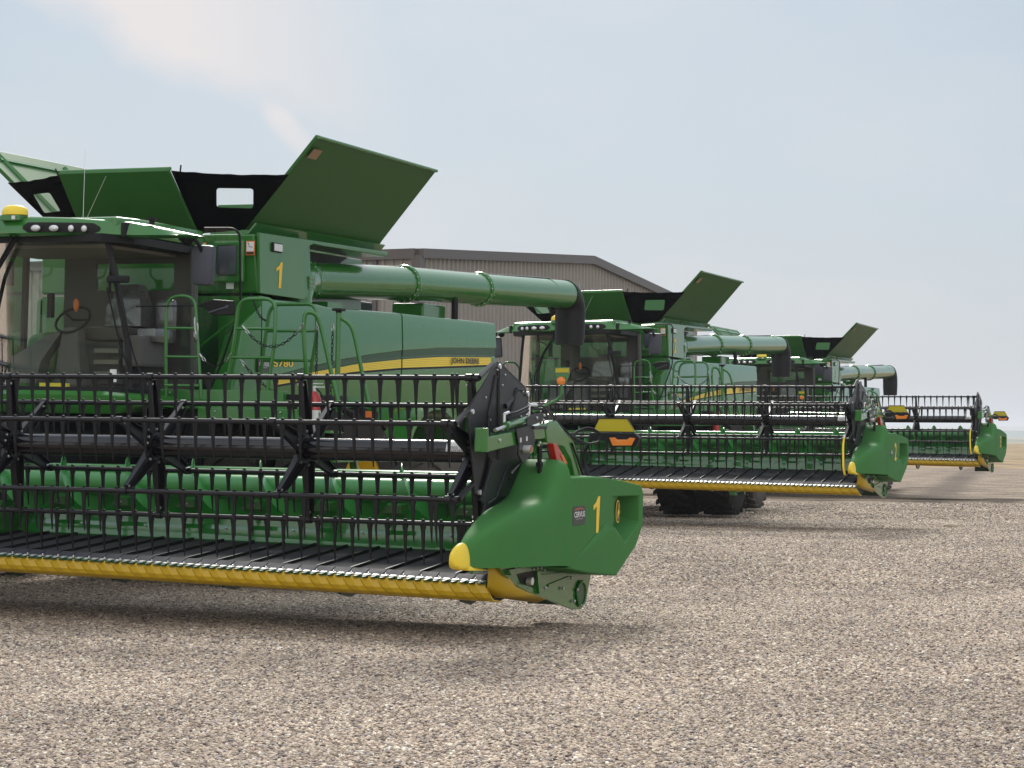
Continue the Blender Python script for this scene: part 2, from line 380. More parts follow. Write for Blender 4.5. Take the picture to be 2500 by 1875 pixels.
    MB().loft([[(-.5, 3.5, 2.30), (-.12, 3.5, 2.30), (-.12, 3.7, 2.30), (-.5, 3.7, 2.30)], [(-.5, 3.6, 2.60), (-.12, 3.6, 2.55), (-.12, 3.8, 2.60), (-.5, 3.8, 2.6)], [(-.12, 3.75, 2.86), (.05, 3.75, 2.9), (.05, 3.9, 2.86), (-.1, 3.9, 2.86)]]).build('console', CABGREY, root, smooth=True)
    MB().box(.75, 1.0, 3.9, 4.5, 2.5, 2.86, bev=.04).build('armrest_console', CABGREY, root)
    for k in range(3): MB().box(.33, .66, 3.98, 4.02, 2.40+.13*k, 2.45+.13*k).build('seat_slat', CABLIGHT, st)
    MB().box(.06, .42, 3.32, 3.38, 2.255, 2.30).build('document_pouch', YELB, root)
    MB().box(.95, 1.03, 3.36, 3.37, 2.32, 2.46).build('label_plate', WHITE, root)
    MB().box(-.80, -.72, 3.62, 3.65, 3.18, 3.46, bev=.01).build('inner_mirror', BLACKP, root)
    MB().tube(rnd([(-.55, 3.1, 3.86), (-.55, 3.12, 3.72), (-.42, 3.2, 3.66), (-.34, 3.25, 3.55)], .05), .014).box(-.36, -.28, 3.24, 3.29, 3.38, 3.66, bev=.01).build('corner_camera', BLACKP, root, smooth=True)
    MB().box(.98, 1.26, 3.2, 3.24, 3.40, 3.48, bev=.02).build('wiper_motor', BLACKP, root)
    for a in (0, .05):
        MB().tube([(-.08+a, 2.96, 3.88), (-.40+a*.6, 3.02, 3.45), (-.62+a, 3.10, 3.0), (-.66+a, 3.14, 2.6)], .016).build('wiper', BLACKP, root)
    MB().tube([(.98, 3.22, 3.35), (1.08, 3.36, 2.7), (1.16, 3.42, 2.45)], .010).tube([(1.02, 3.3, 3.45), (1.2, 3.45, 2.6), (1.36, 3.5, 2.2)], .010).build('wiper', BLACKP, root)
    # under-cab bumper with lamps
    bm = []
    for x in [-1.5+3.0*i/24 for i in range(25)]:
        a = abs(x); k = max(0, (a-1.05)/.45)
        y = 3.0+.12*x*x
        bm.append([(x, y-.02, 2.17-.03*k), (x, y+.03, 2.215-.05*k), (x, y+.6, 2.215-.05*k), (x, y+.6, 1.97+.08*k), (x, y+.06, 1.97+.10*k*k), (x, y-.01, 2.06)])
    MB().loft(bm).build('front_bumper', GREEN, root, smooth=True)
    for s in (-1, 1):
        for x in (1.30,): MB().ell((s*x, 3.0+.12*x*x, 2.09), .040, .03, .035).build('bumper_lamp', LAMP, root, smooth=True)
    # chassis, engine deck, feeder house, axles
    MB().hexa([(-.72, 1.9, .95), (.72, 1.9, .95), (.72, 4.6, 1.35), (-.72, 4.6, 1.35)], [(-.72, 1.9, 1.55), (.72, 1.9, 1.55), (.72, 4.3, 1.95), (-.72, 4.3, 1.95)]).build('feeder_house', BLACKP, root, bev=.03)
    MB().box(-1.15, 1.15, 4.5, 12.2, .95, 2.0).box(-1.3, 1.3, 5.75, 12.3, 2.0, 3.0).build('chassis', BLACKP, root)
    MB().box(-2.3, 2.3, 4.8, 5.15, .8, 1.3).build('front_axle', BLACKP, root)
    MB().box(-2.2, 2.2, 8.75, 9.05, .6, .9).build('rear_axle', BLACKP, root)
    MB().box(-1.3, 1.3, 6.9, 12.2, 2.95, 3.30).build('engine_deck', BLACKP, root)
    MB().box(-.2, .5, 10.4, 10.9, 3.3, 3.62, bev=.03).build('air_filter', GREYP, root)
    MB().box(.75, 1.25, 11.0, 11.8, 3.3, 3.62, bev=.03).build('cooler_box', GREEN, root)
    MB().cyl((1.35, 11.9, 3.3), (1.35, 11.9, 3.74), .05).build('exhaust', BLACKP, root)
    for xc in (1.98, 2.88): wheel(root, xc, 5.10, 1.05, .74, .56)
    for xc in (-1.98, -2.88): wheel(root, xc, 5.10, 1.05, .74, .56)
    for xc in (2.42, -2.42): wheel(root, xc, 8.9, .77, .64, .38, dusty=True, lugs=18)
    # front wall of the body, left of the cab
    fw = MB().hexa([(-1.5, 5.64, 2.0), (1.56, 5.64, 2.0), (1.56, 5.72, 2.0), (-1.5, 5.72, 2.0)], [(-1.5, 5.60, 3.40), (1.56, 5.60, 3.40), (1.56, 5.72, 3.40), (-1.5, 5.72, 3.40)]).build('front_wall', GREEN, root)
    MB().box(-.6, 1.0, 5.0, 5.62, 2.1, 3.3).build('cab_mount', DARKG, root)
    MB().face([(-1.16, 4.75, 2.28), (-.66, 4.84, 2.28), (-.66, 4.84, 3.88), (-1.16, 4.75, 3.88)]).build('corner_window', GLASS, root)
    MB().hexa([(-1.25, 4.6, 2.25), (-.95, 4.6, 2.25), (-.75, 5.3, 2.25), (-1.3, 5.3, 2.25)], [(-1.2, 4.9, 2.9), (-.95, 4.9, 2.95), (-.8, 5.3, 2.95), (-1.2, 5.3, 2.9)]).build('fuel_tank', SHELL, root, bev=.06)
    MB().hexa([(-1.54, 5.62, 3.43), (1.54, 5.62, 3.43), (1.54, 7.0, 3.43), (-1.54, 7.0, 3.43)], [(-1.50, 5.56, 4.14), (1.50, 5.56, 4.14), (1.5, 7.0, 4.14), (-1.5, 7.0, 4.14)]).build('grain_tank', GREEN, root, bev=.03)
    MB().box(-1.5, 1.0, 7.0, 9.5, 3.3, 4.13).build('grain_tank_rear', GREEN, root, bev=.02)
    MB().box(.97, 1.39, 5.50, 5.56, 3.55, 4.06, bev=.03).build('hatch_frame', GREEN, root)
    MB().box(1.04, 1.31, 5.47, 5.50, 3.64, 4.0, bev=.03).build('hatch', GREYP, root, smooth=True)
    for a, b, c, d_ in ((.72, .86, 3.90, 4.04), (1.40, 1.52, 3.88, 4.05)):
        w_ = MB().box(a, b, 5.535, 5.54, c, d_).build('warning_label', ORANGE, root)
        MB().box(a+.012, b-.012, 5.530, 5.534, c+.045, d_-.012).build('label_panel', WHITE, w_)
        MB().box(a+.012, b-.012, 5.531, 5.534, c+.01, c+.038).build('label_panel', DINK, w_)
        MB().tube([(a+.04, 5.529, d_-.03), (a+.045, 5.529, d_-.07), (b-.03, 5.529, d_-.075)], .004, 4).ell((a+.035, 5.529, d_-.028), .008, .003, .008, 6).build('pictogram', DINK, w_)
    MB().box(1.14, 1.24, 5.54, 5.545, 3.48, 3.56).build('label_plate', WHITE, root)
    # diagonal cover strip beside the ladder
    MB().hexa([(1.25, 5.0, 2.25), (1.55, 5.0, 2.25), (1.6, 5.6, 2.25), (1.25, 5.6, 2.25)], [(1.25, 5.3, 2.9), (1.5, 5.3, 3.05), (1.6, 5.6, 3.3), (1.25, 5.6, 3.1)]).build('side_gusset', GREEN, root, bev=.02)
    MB().tube([(.90, 4.95, 2.60), (1.62, 4.95, 3.10)], .02).build('gusset_rib', GREEN, root)
    # number panel on the tank side with the arch over the tube
    P = [(5.55, 4.15), (5.60, 3.43), (6.75, 3.42), (6.70, 3.97), (6.74, 4.03), (6.82, 4.09), (6.96, 4.13), (7.25, 4.125), (9.10, 4.15), (9.12, 4.20), (7.2, 4.175)]
    MB().prism(P, 0, 1.53, 1.57).build('number_panel', GREEN, root, bev=.006)
    MB().box(1.05, 1.56, 7.2, 9.1, 4.13, 4.165).build('tube_canopy', GREEN, root, bev=.01)
    MB().prism([(6.76, 3.43), (6.76, 4.10), (7.0, 4.12), (9.0, 4.12), (8.6, 3.95), (7.3, 3.95), (7.1, 3.43)], 0, .95, 1.02).build('tube_recess', BLACKP, root)
    digit(num, root, 1.572, 5.98, 6.135, 3.52, 3.835)
    lp = MB().box(1.565, 1.60, 5.85, 6.09, 3.945, 4.06, bev=.015).build('side_lamp_frame', BLACKP, root)
    MB().box(1.60, 1.606, 5.87, 6.07, 3.96, 4.045).build('side_lamp', WHITE, lp)
    # tank extension flaps
    def slab(q, th, nm, m=FLAPG, bev=.01):
        q = [Vector(p) for p in q]; n = (q[1]-q[0]).cross(q[2]-q[0]).normalized()*th
        return MB().hexa(q, [p+n for p in q]).build(nm, m, root, bev=bev)
    ff = slab([(-.76, 4.83, 4.85), (.76, 4.83, 4.85), (.80, 5.45, 4.16), (-.80, 5.45, 4.16)], -.045, 'front_flap')
    MB().cyl((-.76, 4.85, 4.85), (.76, 4.85, 4.85), .022).build('flap_rim', GREEN, ff, smooth=True)
    for s in (1, -1):
        q = [(s*1.31, 5.66, 4.19), (s*1.34, 9.17, 4.22), (s*2.38, 8.85, 5.24), (s*2.40, 5.42, 5.24)]
        f = slab(q, -.05*s, 'side_flap')
        MB().cyl(q[2], q[3], .022).build('flap_rim', GREEN, f, smooth=True)
        ri = MB()
        for t in (.08, .5, .92):
            a = Vector(q[0]).lerp(Vector(q[1]), t); b = Vector(q[3]).lerp(Vector(q[2]), t); o_ = Vector((-s*.03, 0, .04))
            ri.tube([a.lerp(b, .08)+o_, a.lerp(b, .93)+o_], .035, 4)
        for t in (.12, .86):
            a = Vector(q[0]).lerp(Vector(q[3]), t); b = Vector(q[1]).lerp(Vector(q[2]), t); o_ = Vector((-s*.03, 0, .04))
            ri.tube([a.lerp(b, .06)+o_, a.lerp(b, .94)+o_], .03, 4)
        ri.build('flap_rib', GREEN, f)
        h = MB()
        hb = [Vector(q[0]), Vector(q[1])]
        h.hexa([hb[0]+Vector((s*.03, 0, -.03)), hb[1]+Vector((s*.03, 0, -.03)), hb[1]+Vector((s*.14, 0, .09)), hb[0]+Vector((s*.14, 0, .09))],
               [hb[0]+Vector((s*.045, 0, -.05)), hb[1]+Vector((s*.045, 0, -.05)), hb[1]+Vector((s*.16, 0, .075)), hb[0]+Vector((s*.16, 0, .075))])
        h.build('hinge_strip', GREEN, f)
        bolts([(s*(1.375+.03*(k % 2)), 5.8+.27*k, 4.195+.028*(k % 2)) for k in range(12)], (s*.8, 0, -.5), f, .011)
    lb = MB().face([(1.31+1.06*.86, 5.70+.02, 4.20+1.03*.86)]*0 or [(2.19, 5.50, 5.04), (2.19, 5.72, 5.04), (2.29, 5.70, 5.14), (2.29, 5.48, 5.14)])
    o_ = lb.build('warning_label', mat('label_tan', (.35, .22, .12, 1), .5) if 'label_tan' not in MATS else MATS['label_tan'], root); o_.location = (.024, 0, -.026)
    o_2 = MB().tube([(2.235, 5.56, 5.068), (2.25, 5.62, 5.09), (2.275, 5.64, 5.12)], .006, 4).build('pictogram', DINK, root)
    slab([(-1.3, 9.2, 4.17), (1.3, 9.2, 4.17), (1.5, 9.9, 4.95), (-1.5, 9.9, 4.95)], .04, 'rear_flap')
    # fabric corner screens with clear windows
    def screen(s):
        A = (.755, 4.87, 4.828); T = (1.975, 5.50, 4.822); C_ = (1.31, 5.665, 4.20); D_ = (.79, 5.46, 4.14)
        def lerp(a, b, t): return [a[i]+(b[i]-a[i])*t for i in range(3)]
        out = [lerp(A, T, k/10) for k in range(10)]
        for k, p in enumerate(out): p[2] -= .022*math.sin(math.pi*k/10)+.006*math.sin(k*2.3)
        out += [lerp(T, C_, k/8) for k in range(8)] + [lerp(C_, D_, k/3) for k in range(3)] + [lerp(D_, A, k/8) for k in range(8)]
        W = [(1.155, 5.218, 4.662), (1.562, 5.416, 4.668), (1.482, 5.569, 4.428), (1.078, 5.362, 4.430)]
        win = []
        for k in range(4):
            p0, p1, p2 = Vector(W[k-1]), Vector(W[k]), Vector(W[(k+1) % 4])
            a = p1+(p0-p1).normalized()*.055; b = p1+(p2-p1).normalized()*.055
            for q in range(6):
                t = q/5; win.append(list(a*(1-t)**2+p1*2*t*(1-t)+b*t*t))
        nrm = Vector((-.34, .66, .67))
        def F(p): return (s*p[0], p[1], p[2])
        from mathutils.geometry import tessellate_polygon
        loops = [[Vector((p[0], p[2], 0)) for p in out], [Vector((p[0], p[2], 0)) for p in win]]
        mb = MB(); vs = [mb.bm.verts.new(F(p)) for p in out+win]
        for a, b, c_ in tessellate_polygon(loops): mb.bm.faces.new((vs[a], vs[b], vs[c_]))
        bmesh.ops.subdivide_edges(mb.bm, edges=[e for e in mb.bm.edges if e.calc_length() > .12], cuts=2, use_grid_fill=True)
        o = mb.build('corner_screen', FABRIC, root, smooth=True, solid=.012)
        MB().face([F(p) for p in win]).build('vinyl_window', CLEAR, o)
        MB().tube([F(p) for p in win], .012, 5, closed=True).build('window_hem', FABRIC, o)
        MB().tube([(s*.84, 4.93, 4.80), (s*.87, 4.90, 4.90)], .010).build('strut_end', BLACKP, o)
        return o
    screen(1); screen(-1)
    # unloading tube
    c = [Vector((1.20, 7.40, 3.705)), Vector((1.20, 10.43, 3.86)), Vector((1.21, 13.11, 3.95)), Vector((1.19, 16.93, 4.10))]
    rad = .236
    tb = MB().tube([c[0], c[1]], rad, 40).tube([c[1], c[2]], rad, 40).tube([c[2], c[3]], rad, 40).build('unloading_tube', GREEN, root, smooth=True)
    for i, p in enumerate([c[0], c[1], c[2]]):
        d_ = Vector((0, 1, .03)).normalized()
        MB().tube([p-d_*.05, p-d_*.02, p+d_*.02, p+d_*.05], [rad+.012, rad+.035, rad+.035, rad+.012], 40).build('tube_flange', GREEN, tb, smooth=True)
        bolts([(p.x+(rad+.02)*math.cos(k*math.pi/9), p.y+.055, p.z+(rad+.02)*math.sin(k*math.pi/9)) for k in range(18)], (0, 1, 0), tb, .012)
        bolts([(p.x+(rad+.02)*math.cos(k*math.pi/9), p.y-.055, p.z+(rad+.02)*math.sin(k*math.pi/9)) for k in range(18)], (0, -1, 0), tb, .012)
    MB().tube([c[3]+Vector((0, -.9, -.03)), c[3]+Vector((0, -.86, -.03))], rad+.004, 40).build('tube_seam', GREEN, tb)
    MB().tube([c[0]+Vector((-.10, .4, .235)), c[1]+Vector((-.10, 0, .235)), c[2]+Vector((-.1, 0, .235)), c[3]+Vector((-.1, -.5, .235))], .018).build('hydraulic_line', BLACKP, tb)
    el = MB().tube([(1.22, 7.42, 3.70), (1.24, 7.20, 3.69), (1.27, 7.02, 3.63), (1.28, 6.93, 3.48), (1.28, 6.93, 3.2)], [.236, .25, .265, .265, .26], 32).build('tube_elbow', GREEN, root, smooth=True)
    MB().box(1.50, 1.545, 6.90, 7.06, 3.56, 3.72).build('elbow_plate', GREEN, el)
    bolts([(1.548, 6.93+.05*(k % 3), 3.59+.05*(k//3)) for k in range(9)], (1, 0, 0), el, .009, BLACKP)
    # rubber boot
    p = c[3]; rings = []
    for k in range(7):
        a = R(90*k/6); cc = p+Vector((0, .36*math.sin(a)*.8, -.34*(1-math.cos(a))*.9)); t = Vector((0, math.cos(a), -math.sin(a))); n = Vector((0, math.sin(a), math.cos(a))); r = .250+.012*k/6
        rings.append([cc+Vector((1, 0, 0))*math.cos(q)*r + n*math.sin(q)*r for q in [2*math.pi*i/24 for i in range(24)]])
    base = rings[-1]
    for dz, kx in ((.2, 1.0), (.38, .97), (.54, .93)):
        cen = sum(base, Vector())/24; rings.append([Vector((cen.x+(v.x-cen.x)*kx, cen.y-.02*dz+(v.y-cen.y)*kx, v.z-dz)) for v in base])
    MB().loft(rings).build('discharge_boot', BLACKP, tb, smooth=True)
    MB().ell((1.12, 16.55, 3.80), .06, .08, .07).box(1.05, 1.19, 16.5, 16.7, 3.84, 3.88).build('boot_lamp', BLACKP, tb)
    MB().hexa([(1.2, 7.5, 3.33), (1.5, 7.5, 3.33), (1.5, 8.0, 3.33), (1.2, 8.0, 3.33)], [(1.2, 7.5, 3.44), (1.5, 7.5, 3.44), (1.5, 7.9, 3.44), (1.2, 7.9, 3.44)]).build('tube_cradle', GREEN, root)
    # side shields: two panels with a stripe
    def zs(y, pts):
        for (a, b), (c_, d_) in zip(pts, pts[1:]):
            if a <= y <= c_: return b+(d_-b)*(y-a)/(c_-a)
        return pts[0][1] if y < pts[0][0] else pts[-1][1]
    YT = [(5.9, 2.40), (6.41, 2.47), (7.6, 2.60), (8.09, 2.66), (9.45, 2.765), (10.75, 2.84), (12.53, 2.89)]
    YB = [(5.9, 2.34), (6.2, 2.37), (7.23, 2.49), (8.09, 2.565), (9.45, 2.65), (12.53, 2.78)]
    DT = [(5.9, 2.45), (6.6, 2.56), (7.61, 2.70), (8.5, 2.80), (9.49, 2.89), (10.74, 2.97), (12.8, 3.04)]
    for s in (1, -1):
        xs_ = lambda y: s*(1.60+.012*(y-6))
        def sheet(y0, y1, top, bot, off, n=14):
            m = MB(); up = []; lo = []
            for i in range(n+1):
                y = y0+(y1-y0)*i/n; up.append((xs_(y)+s*off, y, zs(y, top))); lo.append((xs_(y)+s*off, y, zs(y, bot)))
            for i in range(n): m.face([lo[i], lo[i+1], up[i+1], up[i]])
            bmesh.ops.remove_doubles(m.bm, verts=m.bm.verts, dist=1e-5)
            return m
        top = [(5.62, 3.37), (7.05, 3.38), (7.06, 3.36), (7.70, 3.355), (9.46, 3.385), (12.66, 3.405)]
        bot = [(5.62, 2.05), (6.3, 2.02), (7.2, 1.85), (8.0, 1.80), (9.5, 1.92), (12.5, 2.02)]
        def panel(y0, y1, nm):
            m = MB(); n = 16
            yy = [y0+(y1-y0)*i/n for i in range(n+1)]; rows = []
            for y in yy:
                zt_, zb_ = zs(y, top), zs(y, bot); x = xs_(y); e = zs(y, DT)
                rows.append([(x-s*.10, y, zt_+.012), (x-s*.03, y, zt_), (x-s*.008, y, zt_-.03), (x+s*.012, y, e+.005), (x-s*.012, y, e-.02), (x-s*.012, y, zs(y, YT)+.01),
                             (x, y, zs(y, YT)), (x, y, zs(y, YB)), (x-s*.006, y, (zb_+zs(y, YB))/2), (x-s*.04, y, zb_), (x-s*.10, y, zb_-.02)])
            rows = [[(p_[0]-s*.05, p_[1]-.0, p_[2]) for p_ in rows[0]]] + rows + [[(p_[0]-s*.05, p_[1]+.0, p_[2]) for p_ in rows[-1]]]
            m.loft(rows, cap=False, closed=False)
            return m.build(nm, GREEN, root, smooth=True)
        p1 = panel(5.62, 9.44, 'side_shield'); p2 = panel(9.48, 12.70, 'side_shield')
        for pp, a, b in ((p1, 5.95, 9.44), (p2, 9.48, 12.53)):
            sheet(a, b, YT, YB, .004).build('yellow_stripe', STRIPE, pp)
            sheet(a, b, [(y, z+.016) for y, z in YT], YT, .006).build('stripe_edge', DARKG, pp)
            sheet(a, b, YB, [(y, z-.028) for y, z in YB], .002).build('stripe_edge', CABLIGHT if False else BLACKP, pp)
            for k in range(1, 5):
                tp = [(y, zs(y, YB)+(z-zs(y, YB))*k/5+.004) for y, z in YT]; bt = [(y, z-.006) for y, z in tp]
                sheet(a, b, tp, bt, .006).build('stripe_line', YEL, pp)
            sheet(max(a, 6.0), b+.15*(b > 12), [(y, z-.005) for y, z in DT], [(y, z+.028) for y, z in YT], .003-.012*0).build('dark_green_band', DARKG, pp)  # dark green stripe above the yellow one
        # fender over the rear wheel
        a0 = [(9.03+.98*math.cos(R(t)), 1.32+.86*math.sin(R(t))) for t in range(24, 157, 12)]
        MB().loft([[(s*1.66, y, z), (s*2.38, y, z), (s*2.38, 9.03+(y-9.03)*.93, 1.32+(z-1.32)*.90), (s*1.66, 9.03+(y-9.03)*.93, 1.32+(z-1.32)*.90)] for y, z in a0]).build('fender', GREEN, root, smooth=True)
    x = 1.69
    text_on('brand_lettering', 'JOHN DEERE', BLACK, root, (1.682, 11.03, 2.735), (1.690, 12.05, 2.755), (1.682, 11.03, 2.840), off=.006, font_off=.03)
    text_on('model_lettering', 'S780', LETTER, root, (1.606, 5.88, 2.565), (1.612, 6.36, 2.575), (1.606, 5.88, 2.645), off=.014, font_off=.01)
    badge(root, 1.612, 5.50, 5.79, 2.49, 2.66)
    MB().prism([(8.3, 1.1), (12.3, 1.3), (12.3, 2.1), (8.3, 1.95)], 0, 1.32, 1.38).build('lower_side', BLACKP, root)
    MB().box(-1.5, 1.5, 12.3, 12.6, 1.6, 3.3).build('rear_wall', GREEN, root, bev=.04)
    # ---- platform, rails and ladder
    MB().box(1.15, 2.75, 4.02, 4.14, 2.04, 2.26).build('platform_beam', GREEN, root, bev=.01)
    MB().box(1.70, 2.95, 3.98, 4.05, 1.90, 2.06).build('lower_beam', GREEN, root, bev=.01)
    MB().box(1.2, 2.9, 4.1, 5.3, 2.16, 2.22).build('platform', BLACKP, root)
    bolts([(1.93, 3.97, 1.94), (1.93, 3.97, 2.02), (2.05, 3.97, 1.94), (2.05, 3.97, 2.02), (2.75, 3.97, 1.94), (2.75, 3.97, 2.02), (1.32, 4.01, 2.22), (1.32, 4.01, 2.12), (1.6, 4.01, 2.2)], (0, -1, 0), root, .012)
    def rail(pts, r=.022, rr=.14, nm='handrail'): return MB().tube(rnd(pts, rr), r, 10).build(nm, GREEN, root, smooth=True)
    h = rail([(1.32, 3.93, 2.15), (1.32, 3.90, 3.0), (1.33, 3.90, 3.30), (1.64, 3.98, 3.30), (1.66, 3.99, 3.0), (1.72, 4.02, 2.15)], .020)
    for z in (2.94, 2.62, 2.30): MB().tube([(1.32, 3.90, z), (1.67+.02*(2.94-z)*3, 3.99, z)], .015, 8).build('rail_bar', GREEN, h, smooth=True)
    ra = rail([(1.99, 4.05, 2.12), (2.12, 4.03, 2.8), (2.17, 4.03, 3.27), (2.62, 4.05, 3.27), (2.62, 4.05, 2.8), (2.52, 4.05, 2.12)])
    MB().tube([(2.14, 4.03, 2.94), (2.62, 4.05, 2.94)], .016, 8).tube([(2.09, 4.03, 2.62), (2.59, 4.05, 2.62)], .016, 8).build('rail_bar', GREEN, ra, smooth=True)
    rb = rail([(1.82, 5.13, 2.2), (1.92, 5.12, 2.9), (1.97, 5.12, 3.27), (2.60, 5.08, 3.27), (2.60, 5.08, 2.9), (2.46, 5.13, 2.2)])
    MB().tube([(1.95, 5.12, 2.96), (2.58, 5.08, 2.96)], .016, 8).tube([(1.88, 5.12, 2.62), (2.54, 5.1, 2.62)], .016, 8).build('rail_bar', GREEN, rb, smooth=True)
    rail([(-1.72, 4.6, 2.2), (-1.72, 4.6, 2.95), (-2.02, 4.5, 3.08), (-1.86, 4.55, 3.34), (-1.68, 4.7, 3.33), (-1.62, 4.8, 3.2), (-1.70, 4.9, 2.2)], .02, .06)
    rl = rail([(3.02, 4.15, 2.0), (3.00, 4.05, 2.6), (2.98, 4.03, 2.95), (3.00, 4.03, 3.13), (3.10, 4.09, 3.11), (3.15, 4.13, 2.95), (3.36, 4.22, 2.0)], .024, .10)
    ps = MB().tube([(2.96, 4.92, 3.18), (2.96, 4.92, 1.9)], .030, 10).tube(rnd([(2.96, 4.92, 3.12), (3.10, 4.95, 3.03), (3.14, 4.97, 2.9), (3.30, 5.05, 2.1)], .08), .024, 10).build('ladder_post', GREEN, root, smooth=True)
    MB().box(2.90, 3.02, 4.86, 4.98, 3.18, 3.21, bev=.01).cyl((2.96, 4.92, 3.16), (2.96, 4.92, 3.2), .035).build('post_cap', BLACKP, ps)
    ld = MB()
    for s_ in (4.25, 4.95): ld.hexa([(3.0, s_, 2.15), (3.05, s_, 2.15), (3.05, s_+.04, 2.15), (3.0, s_+.04, 2.15)], [(3.28, s_, .45), (3.42, s_, .45), (3.42, s_+.04, .45), (3.28, s_+.04, .45)])
    for k in range(5): ld.box(3.02+.06*k, 3.22+.06*k, 4.25, 4.98, 1.8-.32*k, 1.83-.32*k)
    ld.build('ladder', GREEN, root)
    MB().box(3.0, 3.06, 3.96, 3.98, 1.62, 1.70).build('label_plate', YEL, root)
    MB().box(3.28, 3.36, 5.0, 5.02, 1.98, 2.05).build('reflector', ORANGE, root)
    chain((2.24, 4.0, 2.97), (2.99, 4.0, 2.99), .24, root)
    chain((1.70, 4.0, 2.66), (2.10, 4.0, 2.66), .14, root)
    chain((1.66, 3.95, 3.05), (1.69, 3.95, 2.98), .22, root)
    chain((1.56, 5.4, 3.42), (1.96, 5.12, 3.10), .12, root, 0)
    chain((2.62, 5.05, 3.08), (2.70, 4.9, 2.4), .05, root)
    chain((2.90, 4.9, 3.05), (2.88, 4.9, 1.9), .03, root)
    chain((2.16, 4.08, 2.62), (2.66, 4.5, 2.2), .12, root)
    # hose runs under the cab
    for k in range(5):
        MB().tube(rnd([(.9+.12*k, 4.3, 1.9), (1.0+.12*k, 3.9, 1.55-.04*k), (1.25+.1*k, 4.2, 1.35), (1.4, 4.6, 1.7)], .2), .02, 6).build('hose', BLACKP, root, smooth=True)
    return root

